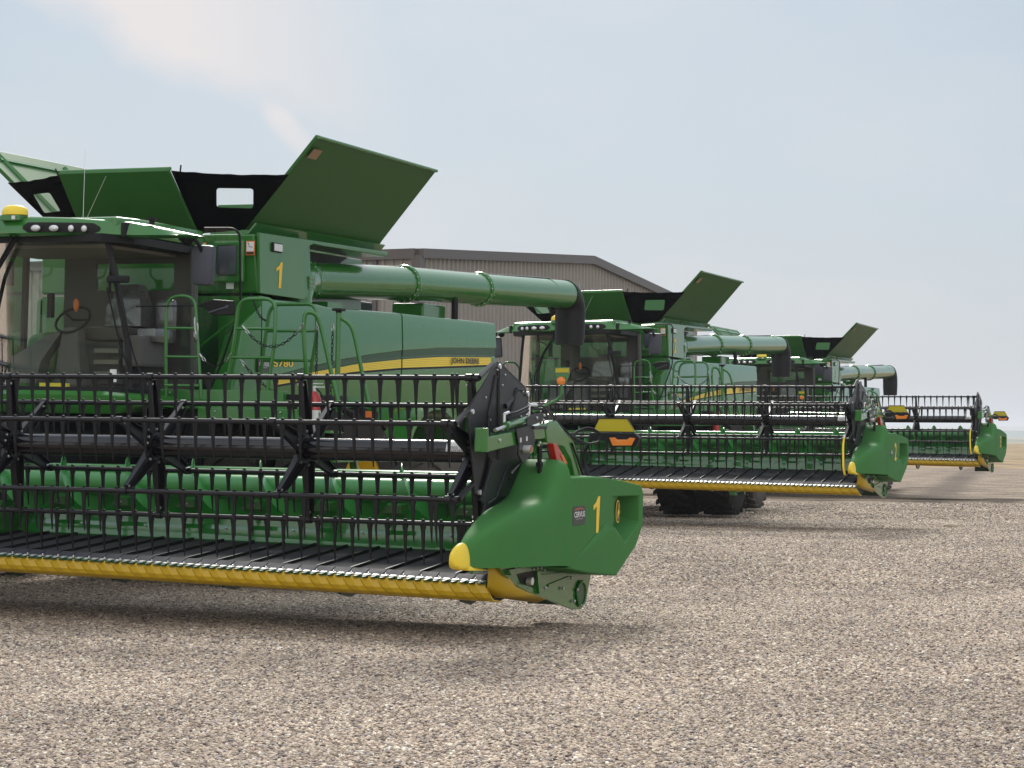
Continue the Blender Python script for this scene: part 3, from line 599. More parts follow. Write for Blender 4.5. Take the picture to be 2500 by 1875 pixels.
# ================================================================ HEADER
PHI0 = 98.0
AX = (0.0, 1.90)     # reel axis (y, z)
RR = .63
XE = 6.80
XSP = [6.735, 5.137, 3.617, 2.097, .577]
def make_header(num, phase, droop):
    root = empty('draper_header', 'x', 'combine header', 'wide cutting headers carried on the combines')
    tilt = []      # parts that ride with the flexible cutterbar
    rods = 0
    # --- reel
    for side in (1, -1):
        xa, xb = (.32, XE) if side > 0 else (-XE, -.32)
        rt = MB().cyl((xa, AX[0], AX[1]), (xb, AX[0], AX[1]), .098, n=28).build('reel_tube', TUBEB, root, smooth=True)
        if side > 0:
            lb = MB().loft([[(XE-.27+.0*j, AX[0]-.100*math.cos(R(a)), AX[1]+.100*math.sin(R(a))) for a in range(0, 71, 10)], [(XE-.08, AX[0]-.100*math.cos(R(a)), AX[1]+.100*math.sin(R(a))) for a in range(0, 71, 10)]] if (j := 1) else [], cap=False, closed=False).build('label_plate', WHITE, rt)
            text_on('lettering', '0502', DINK, lb, (XE-.24, -.0990, 1.925), (XE-.16, -.0990, 1.925), (XE-.24, -.0965, 1.945), off=.003)
            text_on('lettering', 'AH24781', DINK, lb, (XE-.26, -.101, 1.902), (XE-.12, -.101, 1.902), (XE-.26, -.1005, 1.918), off=.003)
    ang = [phase+60*k for k in range(6)]
    tine_n = 0
    def tine_mesh():
        m = MB()
        m.hexa([(-.020, -.012, .0), (.020, -.012, .0), (.020, .016, .0), (-.020, .016, .0)], [(-.016, -.010, -.035), (.016, -.010, -.035), (.016, .014, -.035), (-.016, .014, -.035)])
        m.hexa([(-.015, -.008, -.035), (.015, -.008, -.035), (.015, .010, -.035), (-.015, .010, -.035)], [(-.009, .000, -.20), (.009, .000, -.20), (.009, .012, -.20), (-.009, .012, -.20)])
        m.hexa([(-.009, .000, -.20), (.009, .000, -.20), (.009, .012, -.20), (-.009, .012, -.20)], [(-.004, .022, -.345), (.004, .022, -.345), (.004, .028, -.345), (-.004, .028, -.345)])
        m.ell((0, 0, .047), .016, .011, .008, 8)
        me = bpy.data.meshes.new('tine'); bmesh.ops.recalc_face_normals(m.bm, faces=m.bm.faces); m.bm.to_mesh(me); m.bm.free(); me.materials.append(BLACKP); return me
    tm = tine_mesh()
    for v_ in tm.vertices: v_.co.x *= 1.18
    rest = MB(); near = 17
    for i, a in enumerate(ang):
        by = AX[0]+RR*math.cos(R(a)); bz = AX[1]+RR*math.sin(R(a))
        xr = XE+.02
        for side in (1, -1):
            b = MB()
            xa, xb = (.36, xr) if side > 0 else (-xr, -.36)
            b.cyl((xa, by, bz), (xb, by, bz), .0215, n=12)
            bar = b.build('reel_bat', BLACK, root, smooth=True)
            fx = [xr-.05, xr-.20] + [xr-.24-.169*k for k in range(40) if xr-.24-.169*k > .45]
            for k, x in enumerate(fx):
                x = x*side
                if side > 0 and k < near and tine_n < 100:
                    o = bpy.data.objects.new('tine', tm); col.objects.link(o); o.parent = bar; o.location = (x, by, bz-.018)
                    o.rotation_euler = (R(random.uniform(-1.2, 1.2)), R(random.uniform(-.8, .8)), 0); tine_n += 1
                else:
                    t = bmesh.new(); t.from_mesh(tm)
                    Mx = Matrix.Translation((x, by, bz-.018)) @ Matrix.Rotation(R(random.uniform(-1, 1)), 4, 'Y')
                    for v in t.verts: v.co = Mx @ v.co
                    tmp = bpy.data.meshes.new('tmp'); t.to_mesh(tmp); t.free(); rest.bm.from_mesh(tmp); bpy.data.meshes.remove(tmp)
    me = bpy.data.meshes.new('tine'); rest.bm.to_mesh(me); rest.bm.free(); me.materials.append(BLACKP)
    o = bpy.data.objects.new('tine', me); col.objects.link(o); o.parent = root; o['kind'] = 'stuff'
    for x in XSP+[-q for q in XSP]:
        sp = MB()
        sp.prism([(AX[0]+.175*math.cos(R(phase+30+60*k)), AX[1]+.175*math.sin(R(phase+30+60*k))) for k in range(6)], 0, x-.006, x+.006)
        sp.cyl((x-.02, AX[0], AX[1]), (x+.02, AX[0], AX[1]), .125, n=24)
        for a in ang:
            c, s = math.cos(R(a)), math.sin(R(a)); n = (-s, c)
            def Q(r, w, xx): return (xx, AX[0]+c*r+n[0]*w, AX[1]+s*r+n[1]*w)
            for xx0, xx1, wa, wb in ((x-.004, x+.004, .074, .040),):
                sp.hexa([Q(.12, -wa, xx0), Q(.12, wa, xx0), Q(RR-.03, wb, xx0), Q(RR-.03, -wb, xx0)], [Q(.12, -wa, xx1), Q(.12, wa, xx1), Q(RR-.03, wb, xx1), Q(RR-.03, -wb, xx1)])
            for sg in (-1, 1):      # folded flange edges
                sp.hexa([Q(.12, sg*.074, x-.004), Q(.12, sg*.066, x-.004), Q(RR-.03, sg*.032, x-.004), Q(RR-.03, sg*.040, x-.004)], [Q(.12, sg*.074, x+.060), Q(.12, sg*.066, x+.060), Q(RR-.03, sg*.032, x+.034), Q(RR-.03, sg*.040, x+.034)])
            sp.cyl((x-.03, AX[0]+c*RR, AX[1]+s*RR), (x+.03, AX[0]+c*RR, AX[1]+s*RR), .034, n=12)
        so = sp.build('reel_spider', BLACK, root)
        bp_ = []
        for a in ang:
            c, s = math.cos(R(a)), math.sin(R(a))
            bp_ += [(x+.012, AX[0]+c*(RR-.065), AX[1]+s*(RR-.065)), (x+.012, AX[0]+c*.15+s*.03, AX[1]+s*.15-c*.03), (x+.012, AX[0]+c*.15-s*.03, AX[1]+s*.15+c*.03)]
        bolts(bp_, (1, 0, 0), so, .014)
        bolts([(p[0]-.03, p[1], p[2]) for p in bp_], (-1, 0, 0), so, .014)
    # --- end shield (offset cam plate)
    OY, OZ = .15, .12
    P = [(.30, 2.665), (.38, 2.66), (.97, 2.46), (1.04, 2.37), (.93, 1.80), (.60, 1.52), (-.06, 1.50), (-.14, 1.55), (-.30, 2.20), (-.27, 2.28)]
    sh = MB().prism(P, 0, 6.812, 6.824)
    for a, b in (((.34, 2.62), (.36, 1.75)), ((.28, 2.55), (.12, 2.2)), ((.12, 2.2), (.14, 1.8)), ((.92, 2.44), (.76, 2.44)), ((.76, 2.44), (.50, 2.0))):
        d_ = Vector((0, b[0]-a[0], b[1]-a[1])); n_ = Vector((0, -d_.z, d_.y)).normalized()*.016
        A0 = Vector((6.824, a[0], a[1])); B0 = Vector((6.824, b[0], b[1])); e = Vector((.018, 0, 0))
        sh.hexa([A0-n_, B0-n_, B0+n_, A0+n_], [A0-n_*.5+e, B0-n_*.5+e, B0+n_*.5+e, A0+n_*.5+e])
    sh = sh.build('end_shield', BLACK, root, bev=.003)
    MB().tube([Vector((6.818, p[0], p[1])) for p in P], .010, 6, closed=True).build('shield_rim', BLACK, sh, smooth=True)
    bolts([(6.825, y, z) for y, z in [(.30, 2.6), (.48, 2.56), (.42, 2.47), (.15, 2.17), (.30, 2.0), (.45, 2.08), (.62, 2.2), (.70, 2.33), (.86, 2.2), (.18, 2.05), (.9, 2.42), (.05, 2.36)]], (1, 0, 0), sh, .011)
    for y, z in ((.34, 2.63), (1.0, 2.40), (-.25, 2.24), (-.08, 1.56)): MB().disc((6.837, y, z), 0, .022, .02).build('pin', STEEL, sh)
    lc = MB().prism([(.12, 1.85), (.50, 1.80), (.62, 1.70), (.24, 1.52), (-.02, 1.46), (-.09, 1.50), (.08, 1.74)], 0, 6.83, 6.85)
    lc.tube([(6.85, .5, 1.78), (6.85, .24, 1.50), (6.85, .05, 1.46)], .012).tube([(6.85, .15, 1.82), (6.85, -.06, 1.52)], .012)
    lc.build('lower_shield', BLACK, root, bev=.003)
    # crank links from bats to the shield
    for i, a in enumerate(ang):
        by, bz = AX[0]+RR*math.cos(R(a)), AX[1]+RR*math.sin(R(a))
        cy, cz = by+.35, bz+.13
        MB().tube([(XE-.01, by, bz), (XE+.025, by, bz)], .032, 10).tube([(XE+.02, by, bz), (XE+.005, cy, cz)], [.030, .022], 6).build('crank', BLACK, root)
    # inner end structure
    ep = MB().prism([(.15, .93), (1.95, .93), (1.95, 1.60), (1.2, 1.62), (.6, 1.42), (.2, 1.2)], 0, 6.72, 6.745).build('end_sheet', BLACK, root)
    MB().prism([(.15, 1.30), (1.15, 1.40), (1.30, 1.72), (1.12, 1.95), (.62, 2.02), (.50, 1.8)], 0, 6.74, 6.79).build('drive_cover', BLACK, root, bev=.01)
    # --- reel arm, cylinder, brackets
    ar = MB().hexa([(6.92, -.39, 1.91), (6.98, -.39, 1.91), (6.98, -.39, 2.10), (6.92, -.39, 2.10)], [(6.92, -.36, 1.90), (6.98, -.36, 1.90), (6.98, -.36, 2.11), (6.90, -.36, 2.11)])
    ar.hexa([(6.90, -.36, 1.905), (7.02, -.36, 1.905), (7.02, -.36, 2.03), (6.90, -.36, 2.03)], [(6.90, .45, 1.97), (7.02, .45, 1.97), (7.02, .45, 2.09), (6.90, .45, 2.09)])
    ar.hexa([(6.92, .6, 1.99), (7.02, .6, 1.99), (7.02, .6, 2.10), (6.92, .6, 2.10)], [(6.92, 1.25, 2.02), (7.02, 1.25, 2.02), (7.02, 1.25, 2.17), (6.92, 1.25, 2.17)])
    ar = ar.build('reel_arm', GREEN, root, bev=.008)
    MB().box(6.92, 7.03, -.385, -.355, 1.905, 2.105).build('arm_end_plate', GREEN, ar, bev=.006)
    bolts([(7.02, -.10, 2.0)], (1, 0, 0), ar, .02)
    cy = MB().cyl((7.0, -.15, 2.085), (7.0, .10, 2.12), .016).build('cylinder_rod', SILVER, root, smooth=True)
    MB().tube([(7.0, .09, 2.12), (7.0, .13, 2.13), (7.0, .15, 2.13), (7.0, .64, 2.18)], [.036, .036, .030, .030], 16).build('lift_cylinder', GREEN, root, smooth=True)
    br = MB().prism([(.22, 2.09), (.60, 2.13), (.66, 2.02), (.64, 1.92), (.50, 1.84), (.38, 1.80), (.27, 1.88), (.29, 1.95), (.26, 2.0)], 0, 7.03, 7.045).build('pivot_bracket', BLACK, root, bev=.003)
    MB().cyl((7.04, .40, 1.92), (7.11, .40, 1.92), .035).build('pivot_bush', STEEL, br, smooth=True)
    MB().cyl((7.11, .40, 1.92), (7.12, .40, 1.92), .028).build('pivot_pin', mat('worn_bronze', (.35, .18, .10, 1), .5) if 'worn_bronze' not in MATS else MATS['worn_bronze'], br)
    MB().box(7.046, 7.05, .30, .33, 1.98, 2.02).box(7.046, 7.05, .44, .47, 1.99, 2.03).build('slot', WHITE, br)
    MB().prism([(.48, 2.19), (.62, 2.22), (.90, 2.235), (.89, 2.16), (.56, 2.12), (.48, 2.13)], 0, 7.03, 7.04).build('cylinder_bracket', BLACK, root, bev=.003)
    bolts([(7.04, .70, 2.19), (7.04, .86, 2.17), (7.04, .88, 2.21), (7.05, .75, 1.97), (7.05, .72, 1.95)], (1, 0, 0), root, .014)
    MB().box(7.03, 7.06, .60, .92, 2.09, 2.12).build('stop_block', BLACK, root, bev=.006)
    # rear arm sweeping down to the frame
    MB().prism([(.95, 2.10), (1.05, 2.16), (1.24, 2.16), (1.45, 2.06), (1.68, 1.98), (2.05, 1.55), (2.0, 1.42), (1.80, 1.50), (1.62, 1.80), (1.42, 1.93), (1.10, 1.96), (1.0, 1.97)], 0, 6.93, 7.03).build('rear_arm', GREEN, root, bev=.012)
    MB().prism([(.72, 1.90), (.90, 1.99), (.99, 1.96), (.80, 1.86)], 0, 6.96, 7.0).build('arm_gusset', GREEN, root)
    MB().prism([(.96, 1.965), (1.06, 1.96), (1.35, 1.77), (1.22, 1.77), (1.05, 1.82)], 0, 7.04, 7.10).build('lock_flap', RED, root, bev=.006)
    MB().prism([(1.14, 1.86), (1.20, 1.86), (1.30, 1.79), (1.24, 1.77)], 0, 7.102, 7.106).build('label_plate', ORANGE, root)
    MB().cyl((7.02, .83, 1.95), (7.02, .84, 1.70), .02).box(7.0, 7.04, .80, .87, 1.76, 1.80).build('shock', BLACKP, root)
    MB().tube([(7.02, 1.72, 1.93), (7.03, 2.05, 1.50)], .012).build('hydraulic_line', BLACKP, root, smooth=True)
    MB().tube([(7.04, 1.60, 1.96), (7.05, 2.05, 1.48)], .010).build('hydraulic_line', BLACKP, root, smooth=True)
    # amber lamp on its bent stalk (swung out on the first header, folded in on the second)
    if num < 3:
        dx, dz_ = (0, 0) if num == 1 else (-1.40, -.20)
        MB().tube(rnd([(6.46+dx, 2.1, 2.24+dz_), (6.67+dx, 2.2, 2.36+dz_), (6.71+dx, 2.2, 2.40+dz_), (6.71+dx, 2.2, 2.50+dz_)], .04), .014, 10).build('lamp_stalk', GREEN, root, smooth=True)
        if num == 2: MB().tube([(6.46+dx, 2.1, 2.24+dz_), (6.95, 1.6, 2.02)], .014, 8).build('lamp_stalk', GREEN, root, smooth=True)
        bk = MB().prism([(6.645+dx, 2.665+dz_), (6.79+dx, 2.665+dz_), (6.79+dx, 2.60+dz_), (6.745+dx, 2.50+dz_), (6.68+dx, 2.50+dz_), (6.645+dx, 2.60+dz_)], 1, 2.195, 2.205).build('lamp_plate', GREEN, root)
        MB().box(6.65+dx, 6.785+dx, 2.188, 2.192, 2.615+dz_, 2.655+dz_).build('reflector', REFL, bk)
        MB().tube([(6.712+dx, 2.19, 2.535+dz_), (6.712+dx, 2.165, 2.535+dz_), (6.712+dx, 2.15, 2.535+dz_), (6.712+dx, 2.145, 2.535+dz_)], [.041, .041, .034, .012], 20).build('amber_lamp', AMBER, bk, smooth=True)
    # warning marker on black post
    sg = MB().prism([(6.88, 2.048), (7.325, 2.048), (7.375, 2.0), (7.335, 1.92), (7.09, 1.915), (7.05, 1.97), (6.865, 1.97)], 1, 2.54, 2.60).build('marker_housing', BLACKP, root, bev=.008)
    MB().prism([(6.965, 2.185), (7.25, 2.185), (7.33, 2.055), (6.905, 2.055)], 1, 2.545, 2.560).build('reflector', REFL, sg)
    MB().tube([(6.965, 2.542, 2.185), (7.25, 2.542, 2.185), (7.33, 2.542, 2.055), (6.905, 2.542, 2.055)], .006, 4, closed=True).build('reflector_frame', BLACKP, sg)
    MB().prism([(7.075, 2.0), (7.13, 2.005), (7.155, 1.985), (7.255, 1.985), (7.28, 2.005), (7.335, 2.0), (7.30, 1.93), (7.11, 1.925)], 1, 2.525, 2.542).build('amber_lamp', AMBER, sg, bev=.004)
    MB().tube(rnd([(6.89, 2.57, 2.0), (6.80, 2.57, 1.84), (6.82, 2.57, 1.72), (6.92, 2.5, 1.52)], .05), .018, 10).build('marker_post', BLACKP, root, smooth=True)
    # hoses
    for dx in (0, .03):
        MB().tube(rnd([(6.98, .12, 2.22-dx), (6.99, .35, 2.235-dx), (7.0, .62, 2.29-dx), (7.0, .9, 2.30-dx), (7.02, 1.05, 2.27-dx), (7.0, 1.35, 2.14-dx), (7.02, 1.7, 2.0-dx), (7.08, 1.95, 1.945), (7.12, 2.12, 1.97), (7.12, 2.14, 2.05), (7.06, 2.0, 2.11-dx), (7.0, 1.8, 2.06), (7.0, 1.75, 1.99)], .08), .010, 7).build('hose', BLACKP, root, smooth=True)
    MB().tube(rnd([(7.0, .95, 2.28), (6.98, .98, 2.15), (6.98, .75, 1.97)], .1), .010).tube(rnd([(7.02, 1.0, 2.26), (7.0, .95, 2.1), (7.0, .8, 1.97)], .1), .010).build('hose', BLACKP, root, smooth=True)
    MB().cyl((6.98, .10, 2.14), (6.98, .10, 2.22), .014).cyl((6.98, .10, 2.22), (6.98, .20, 2.235), .014).cyl((7.0, .62, 2.18), (7.0, .62, 2.30), .014).cyl((7.0, .62, 2.30), (7.0, .80, 2.30), .015).build('hose_fitting', STEEL, root, smooth=True)
    # --- main frame, back sheet, auger
    for sgn in (1, -1):
        a, b = (1.10, 6.72) if sgn > 0 else (-6.72, -1.10)
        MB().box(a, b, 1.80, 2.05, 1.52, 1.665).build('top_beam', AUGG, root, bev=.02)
        MB().loft([[(x, 1.80, 1.55), (x, 1.78, 1.30), (x, 1.72, 1.10), (x, 1.67, 1.06), (x, 1.69, 1.05), (x, 1.75, 1.08), (x, 1.83, 1.3), (x, 1.84, 1.55)] for x in (a, b)]).build('back_sheet', LIPG, root)
        MB().loft([[(x, 1.668, 1.062), (x, 1.625, .935+.010*(6.0-abs(x))*.9), (x, 1.64, .925), (x, 1.69, 1.04)] for x in (a, b)]).build('sheet_lip', LIPG, root)
        bk = MB()
        for k in range(7):
            x = sgn*(1.45+.75*k); bk.prism([(1.79, 1.36), (1.62, 1.34), (1.62, 1.27), (1.77, 1.25)], 0, x-.12, x+.12)
        bk.build('sheet_bracket', GREEN, root)
        bolts([(sgn*(1.3+.40*k+.06*(k % 3)), 1.655, 1.075) for k in range(14)], (0, -1, .3), root, .013)
        bolts([(sgn*(1.5+.75*k), 1.615, 1.305) for k in range(7)], (0, -1, 0), root, .012)
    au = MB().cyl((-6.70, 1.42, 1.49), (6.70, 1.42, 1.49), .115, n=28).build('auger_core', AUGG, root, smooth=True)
    for sgn in (1, -1):
        fl = MB(); rings = []; n = 22; pitch = .745; x = .9
        steps = int((6.68-.9)/pitch*n)
        for i in range(steps+1):
            xx = .9+pitch*i/n; th = R(112)+sgn*0-2*math.pi*i/n*sgn*-1*-1
            c, s = math.cos(th), math.sin(th)
            rings.append([(sgn*xx-.003, 1.42-c*.11, 1.49+s*.11), (sgn*xx-.003, 1.42-c*.265, 1.49+s*.265), (sgn*xx+.003, 1.42-c*.265, 1.49+s*.265), (sgn*xx+.003, 1.42-c*.11, 1.49+s*.11)])
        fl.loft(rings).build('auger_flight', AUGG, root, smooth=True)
    # centre feed section
    MB().cyl((-1.05, 1.45, 1.10), (1.02, 1.45, 1.10), .20, n=28).build('feed_drum', GREEN, root, smooth=True)
    MB().box(-1.1, 1.1, 1.85, 1.95, 1.45, 1.66).box(-1.1, -.7, 1.8, 1.9, .8, 1.5).box(.75, 1.10, 1.8, 1.9, .8, 1.5).build('feed_opening', GREEN, root)
    MB().prism([(1.5, .93), (1.9, 1.08), (1.9, 1.5), (1.72, 1.3)], 0, 1.08, 1.12).build('deck_divider', GREEN, root)
    # --- belt, cutterbar, skid shoes : follow the flexible floor
    zc = lambda x: .815+.014*(6.87-abs(x))
    for sgn in (1, -1):
        a, b = (1.0, 6.70) if sgn > 0 else (-6.70, -1.0)
        bl = MB().loft([[(x, .16, zc(x)-.005), (x, 1.56, .930+.008*(6-abs(x))), (x, 1.56, .90), (x, .16, zc(x)-.03)] for x in [a+(b-a)*i/8 for i in range(9)]]).build('draper_belt', BELT, root); tilt.append(bl)
        cl = MB()
        for k in range(17):
            x = sgn*(1.12+.335*k)
            if abs(x) > 6.6: continue
            z0, z1 = zc(x), .930+.008*(6-abs(x)); dx = .10
            cl.hexa([(x-.014-dx*0, .25, z0), (x+.014, .25, z0), (x+.014, 1.52, z1), (x-.014, 1.52, z1)], [(x-.010, .25, z0+.028), (x+.010, .25, z0+.028), (x+.010, 1.52, z1+.028), (x-.010, 1.52, z1+.028)])
            for d2 in ():
                x2 = x+d2*sgn; cl.hexa([(x2-.006, .25, zc(x2)), (x2+.006, .25, zc(x2)), (x2+.006, 1.52, z1), (x2-.006, 1.52, z1)], [(x2-.003, .25, zc(x2)+.006), (x2+.003, .25, zc(x2)+.006), (x2+.003, 1.52, z1+.006), (x2-.003, 1.52, z1+.006)])
        tilt.append(cl.build('belt_cleat', BLACKP, bl))
        tilt.pop()
    fp = MB(); kn = MB(); gd = MB(); sk = MB(); n = 82
    step = 2*6.86/n
    for k in range(n):
        x = -6.86+step*k; z = zc(x+step/2)
        fp.hexa([(x+.004, .20, z+.012), (x+step-.004, .20, z+.012), (x+step-.004+.01, .060, z-.022), (x+.004+.01, .060, z-.022)], [(x+.004, .20, z+.030), (x+step-.004, .20, z+.030), (x+step-.004+.01, .060, z-.012), (x+.004+.01, .060, z-.012)])
        # knife sections, silver
        for q in (0, .5):
            xx = x+step*(q+.08)
            kn.hexa([(xx, .060, z-.010), (xx+step*.36, .060, z-.010), (xx+step*.30, .018, z-.016), (xx+step*.06, .018, z-.016)], [(xx, .060, z-.004), (xx+step*.36, .060, z-.004), (xx+step*.30, .018, z-.010), (xx+step*.06, .018, z-.010)])
        kn.ell((x+step*.3, .06, z+.002), .008, .007, .008, 6)
        # guards, dark green
        for q in (.0, .5):
            xx = x+step*(q+.05)
            gd.hexa([(xx, .02, z-.038), (xx+step*.4, .02, z-.038), (xx+step*.28, -.030, z-.034), (xx+step*.12, -.030, z-.034)], [(xx, .04, z-.014), (xx+step*.4, .04, z-.014), (xx+step*.24, -.034, z-.024), (xx+step*.16, -.034, z-.024)])
        # yellow shoes, curling under
        prof = [(.0, -.034), (-.010, -.050), (-.010, -.11), (.012, -.150), (.06, -.182), (.22, -.205)]
        rg = []
        for u in (.002, step*.5, step-.011):
            bl = .010 if u == step*.5 else 0
            rg.append([(min(6.905, x+u+.85*max(0, -d_-.06)), .02+c_-bl, z+d_) for c_, d_ in prof] + [(min(6.905, x+u+.85*max(0, -d_-.06)), .03+c_-bl, z+d_+.012) for c_, d_ in prof[::-1]])
        sk.loft(rg)
    tilt.append(fp.build('belt_guard', GUARD, root)); tilt.append(kn.build('knife', STEEL, root)); tilt.append(gd.build('knife_guard', DARKG, root))
    tilt.append(sk.build('skid_shoe', YEL, root))
    gb = MB().loft([[(x, .02, zc(x)-.012), (x, .02, zc(x)-.048), (x, .10, zc(x)-.05), (x, .10, zc(x)-.010)] for x in [-6.86+13.72*i/20 for i in range(21)]]).build('cutterbar', DARKG, root); tilt.append(gb)
    ca = MB().loft([[(x, .05, zc(x)-.06), (x, .05, zc(x)-.15), (x, .35, zc(x)-.20), (x, 1.5, .74), (x, 1.5, .86), (x, .3, zc(x)-.04)] for x in [-6.86+13.72*i/20 for i in range(21)]]).build('cutterbar_support', BLACKP, root); tilt.append(ca)
    ra = MB()
    for k in range(-5, 6):
        x = k*1.22; ra.hexa([(x-.03, .2, zc(x)-.20), (x+.03, .2, zc(x)-.20), (x+.03, 1.9, .62), (x-.03, 1.9, .62)], [(x-.03, .2, zc(x)-.14), (x+.03, .2, zc(x)-.14), (x+.03, 1.9, .74), (x-.03, 1.9, .74)])
        ra.prism([(.9, zc(x)-.18), (1.5, zc(x)-.16), (1.45, zc(x)-.30), (1.2, zc(x)-.34), (1.0, zc(x)-.30)], 0, x+.10, x+.13)
    tilt.append(ra.build('float_arm', DARKG, root))
    MB().box(-6.6, 6.6, 1.6, 1.95, .70, .92).build('lower_beam', BLACKP, root)
    # end skid
    zc0 = zc(6.87)
    LE = [(6.865, .06, .965), (6.865, .055, .86), (6.865, .04, .77), (6.85, .06, .725), (6.87, .20, .66), (6.97, .92, .558)]
    RE = [(6.945, .09, .96), (6.97, .17, .88), (6.99, .25, .81), (7.005, .34, .745), (7.012, .62, .67), (7.015, 1.03, .585)]
    es = MB().loft([[a_, tuple((a_[k]+b_[k])/2+(.012 if k == 1 else 0)*-1 for k in range(3)), b_] for a_, b_ in zip(LE, RE)], cap=False, closed=False)
    es.build('end_skid', YEL, root, smooth=True, solid=.012)
    # lower end frame
    ef = MB().prism([(-.02, .945), (.9, .90), (2.30, .86), (2.30, .70), (2.16, .45), (2.03, .405), (1.80, .425), (.75, .65), (.35, .76), (.12, .86)], 0, 6.96, 6.985)
    ef = ef.build('end_frame', GREEN, root, bev=.004)
    de = MB()
    de.prism([(.15, .90), (.72, .90), (.66, .86), (.20, .85)], 0, 6.986, 7.02); de.prism([(1.0, .90), (2.2, .82), (2.2, .79), (1.05, .86)], 0, 6.986, 7.03)
    for yc, zc_, ra_ in ((2.0, .555, .115),):
        pts = [(7.0, yc+math.cos(k*math.pi/12)*ra_, zc_+math.sin(k*math.pi/12)*ra_) for k in range(24)]
        de.tube(pts, .012, 6, closed=True)
    de.prism([(.95, .80), (1.75, .78), (1.75, .765), (.95, .78)], 0, 6.986, 7.0); de.prism([(1.15, .70), (1.70, .74), (1.70, .725), (1.15, .68)], 0, 6.986, 7.0)
    de.prism([(.82, .84), (.90, .84), (.96, .66), (.88, .64)], 0, 6.986, 7.015)
    de.build('frame_rib', GREEN, ef)
    MB().disc((6.992, 2.0, .555), 0, .105, .012, 24).build('frame_opening', DARKG, ef)
    MB().prism([(.40, .86), (.85, .84), (.80, .70), (.50, .76)], 0, 6.987, 6.992).build('frame_opening', BLACKP, ef)
    MB().cyl((7.0, .62, .77), (7.05, .62, .77), .035).build('grease_cup', STEEL, ef, smooth=True)
    bolts([(7.0, y, z) for y, z in [(.33, .90), (.75, .87), (.85, .87), (.95, .865), (1.02, .84), (1.8, .80), (1.05, .68), (1.72, .72), (1.8, .50), (1.88, .60), (1.5, .64)]], (1, 0, 0), ef, .017)
    MB().box(6.9, 6.93, -.42, -.22, .90, .965).build('cap_bracket', GREEN, root); bolts([(6.935, -.38, .945), (6.935, -.28, .945)], (1, 0, 0), root, .016)
    MB().box(6.5, 6.9, 1.9, 2.2, .45, .9).build('corner_post', DARKG, root)
    # --- divider: moulded nose
    def sect(y, xi, xo, zt, zb, p, sh=.5, lobe=0):
        pts = []; N = 34
        for k in range(N+1):
            t = k/N; a = math.pi*t
            cx = (xi+xo)/2; hx = (xo-xi)/2
            cs, sn = math.cos(a), math.sin(a)
            X = cx - hx*math.copysign(abs(cs)**p, cs); Z = zb+(zt-zb)*(sn**p)
            pts.append((X, y, Z))
        return pts
    S = []
    for y, xi, xo, zt, zb, p in ((-.64, 6.87, 6.96, 1.13, .99, .7), (-.59, 6.86, 6.98, 1.175, .97, .6), (-.45, 6.84, 7.05, 1.25, .955, .45), (-.21, 6.815, 7.13, 1.345, .945, .36), (.04, 6.785, 7.18, 1.41, .935, .33), (.30, 6.75, 7.205, 1.445, .925, .31),
                                 (.48, 6.72, 7.22, 1.465, .915, .30), (.60, 6.695, 7.23, 1.49, .91, .31), (.70, 6.675, 7.235, 1.55, .905, .33), (.78, 6.665, 7.24, 1.65, .90, .35), (.86, 6.66, 7.25, 1.745, .895, .35), (.93, 6.66, 7.26, 1.80, .89, .34), (.99, 6.665, 7.264, 1.82, .885, .33), (1.02, 6.67, 7.266, 1.82, .884, .33), (1.035, 6.70, 7.255, 1.79, .90, .33)):
        S.append(sect(y, xi, xo, zt, zb, p))
    nm = MB().loft(S)
    nm.build('divider_nose', SHELL, root, smooth=True)
    # yellow tip
    C = []
    for y, xi, xo, zt, zb in ((-.82, 6.885, 6.91, 1.085, 1.04), (-.80, 6.874, 6.93, 1.105, .99), (-.745, 6.858, 6.955, 1.14, .955), (-.68, 6.85, 6.98, 1.165, .945), (-.62, 6.848, 6.985, 1.175, .945)):
        C.append(sect(y, xi, xo, zt, zb, .8))
    C.append([(6.91+(p_[0]-6.91)*.9, -.58, 1.0+(p_[2]-1.0)*.85) for p_ in C[-1]])
    tp = MB().loft(C).build('divider_tip', YELB, root, smooth=True, sub=1)
    MB().loft([sect(y, 6.885, 6.985+.015*k, 1.0-.022*k, .945-.006*k, .8) for k, y in enumerate((-.64, -.52, -.42, -.33))]).build('tip_tail', YELB, tp, smooth=True)
    if num > 1:     # slim yellow crop rod beside the nose
        MB().tube(rnd([(6.78, -.62, .93), (6.76, -.66, 1.05), (6.74, -.60, 1.45), (6.745, -.56, 1.55), (6.755, -.56, 1.62)], .05), .020, 10).build('crop_rod', YELB, root, smooth=True)
        MB().tube([(6.755, -.57, 1.60), (6.757, -.565, 1.66)], .021, 10).build('rod_end', WHITE, root, smooth=True)
    # rear moulded cover with a recess
    X1 = 7.25
    O = [(1.0, 1.665), (1.0, .90), (.95, .865), (1.55, .78), (2.27, .71), (2.85, .96), (3.05, 1.15), (3.06, 1.47), (2.99, 1.535), (2.4, 1.60), (1.7, 1.655)]
    rc = MB()
    Xf = lambda y, z: X1
    IN = [(2.14, 1.465), (2.92, 1.44), (2.95, 1.17), (2.55, 1.005), (2.00, 1.175), (1.84, 1.165), (2.32, 1.10+.12)]
    # side face with recess: triangulated fan between outer outline and recess outline
    bm_ = rc.bm
    ov = [bm_.verts.new((X1, y, z)) for y, z in O]
    recess = [(2.08, 1.465), (2.93, 1.435), (2.945, 1.175), (2.53, 1.005), (2.22, 1.15), (1.90, 1.165), (2.02, 1.25)]
    iv = [bm_.verts.new((X1, y, z)) for y, z in recess]
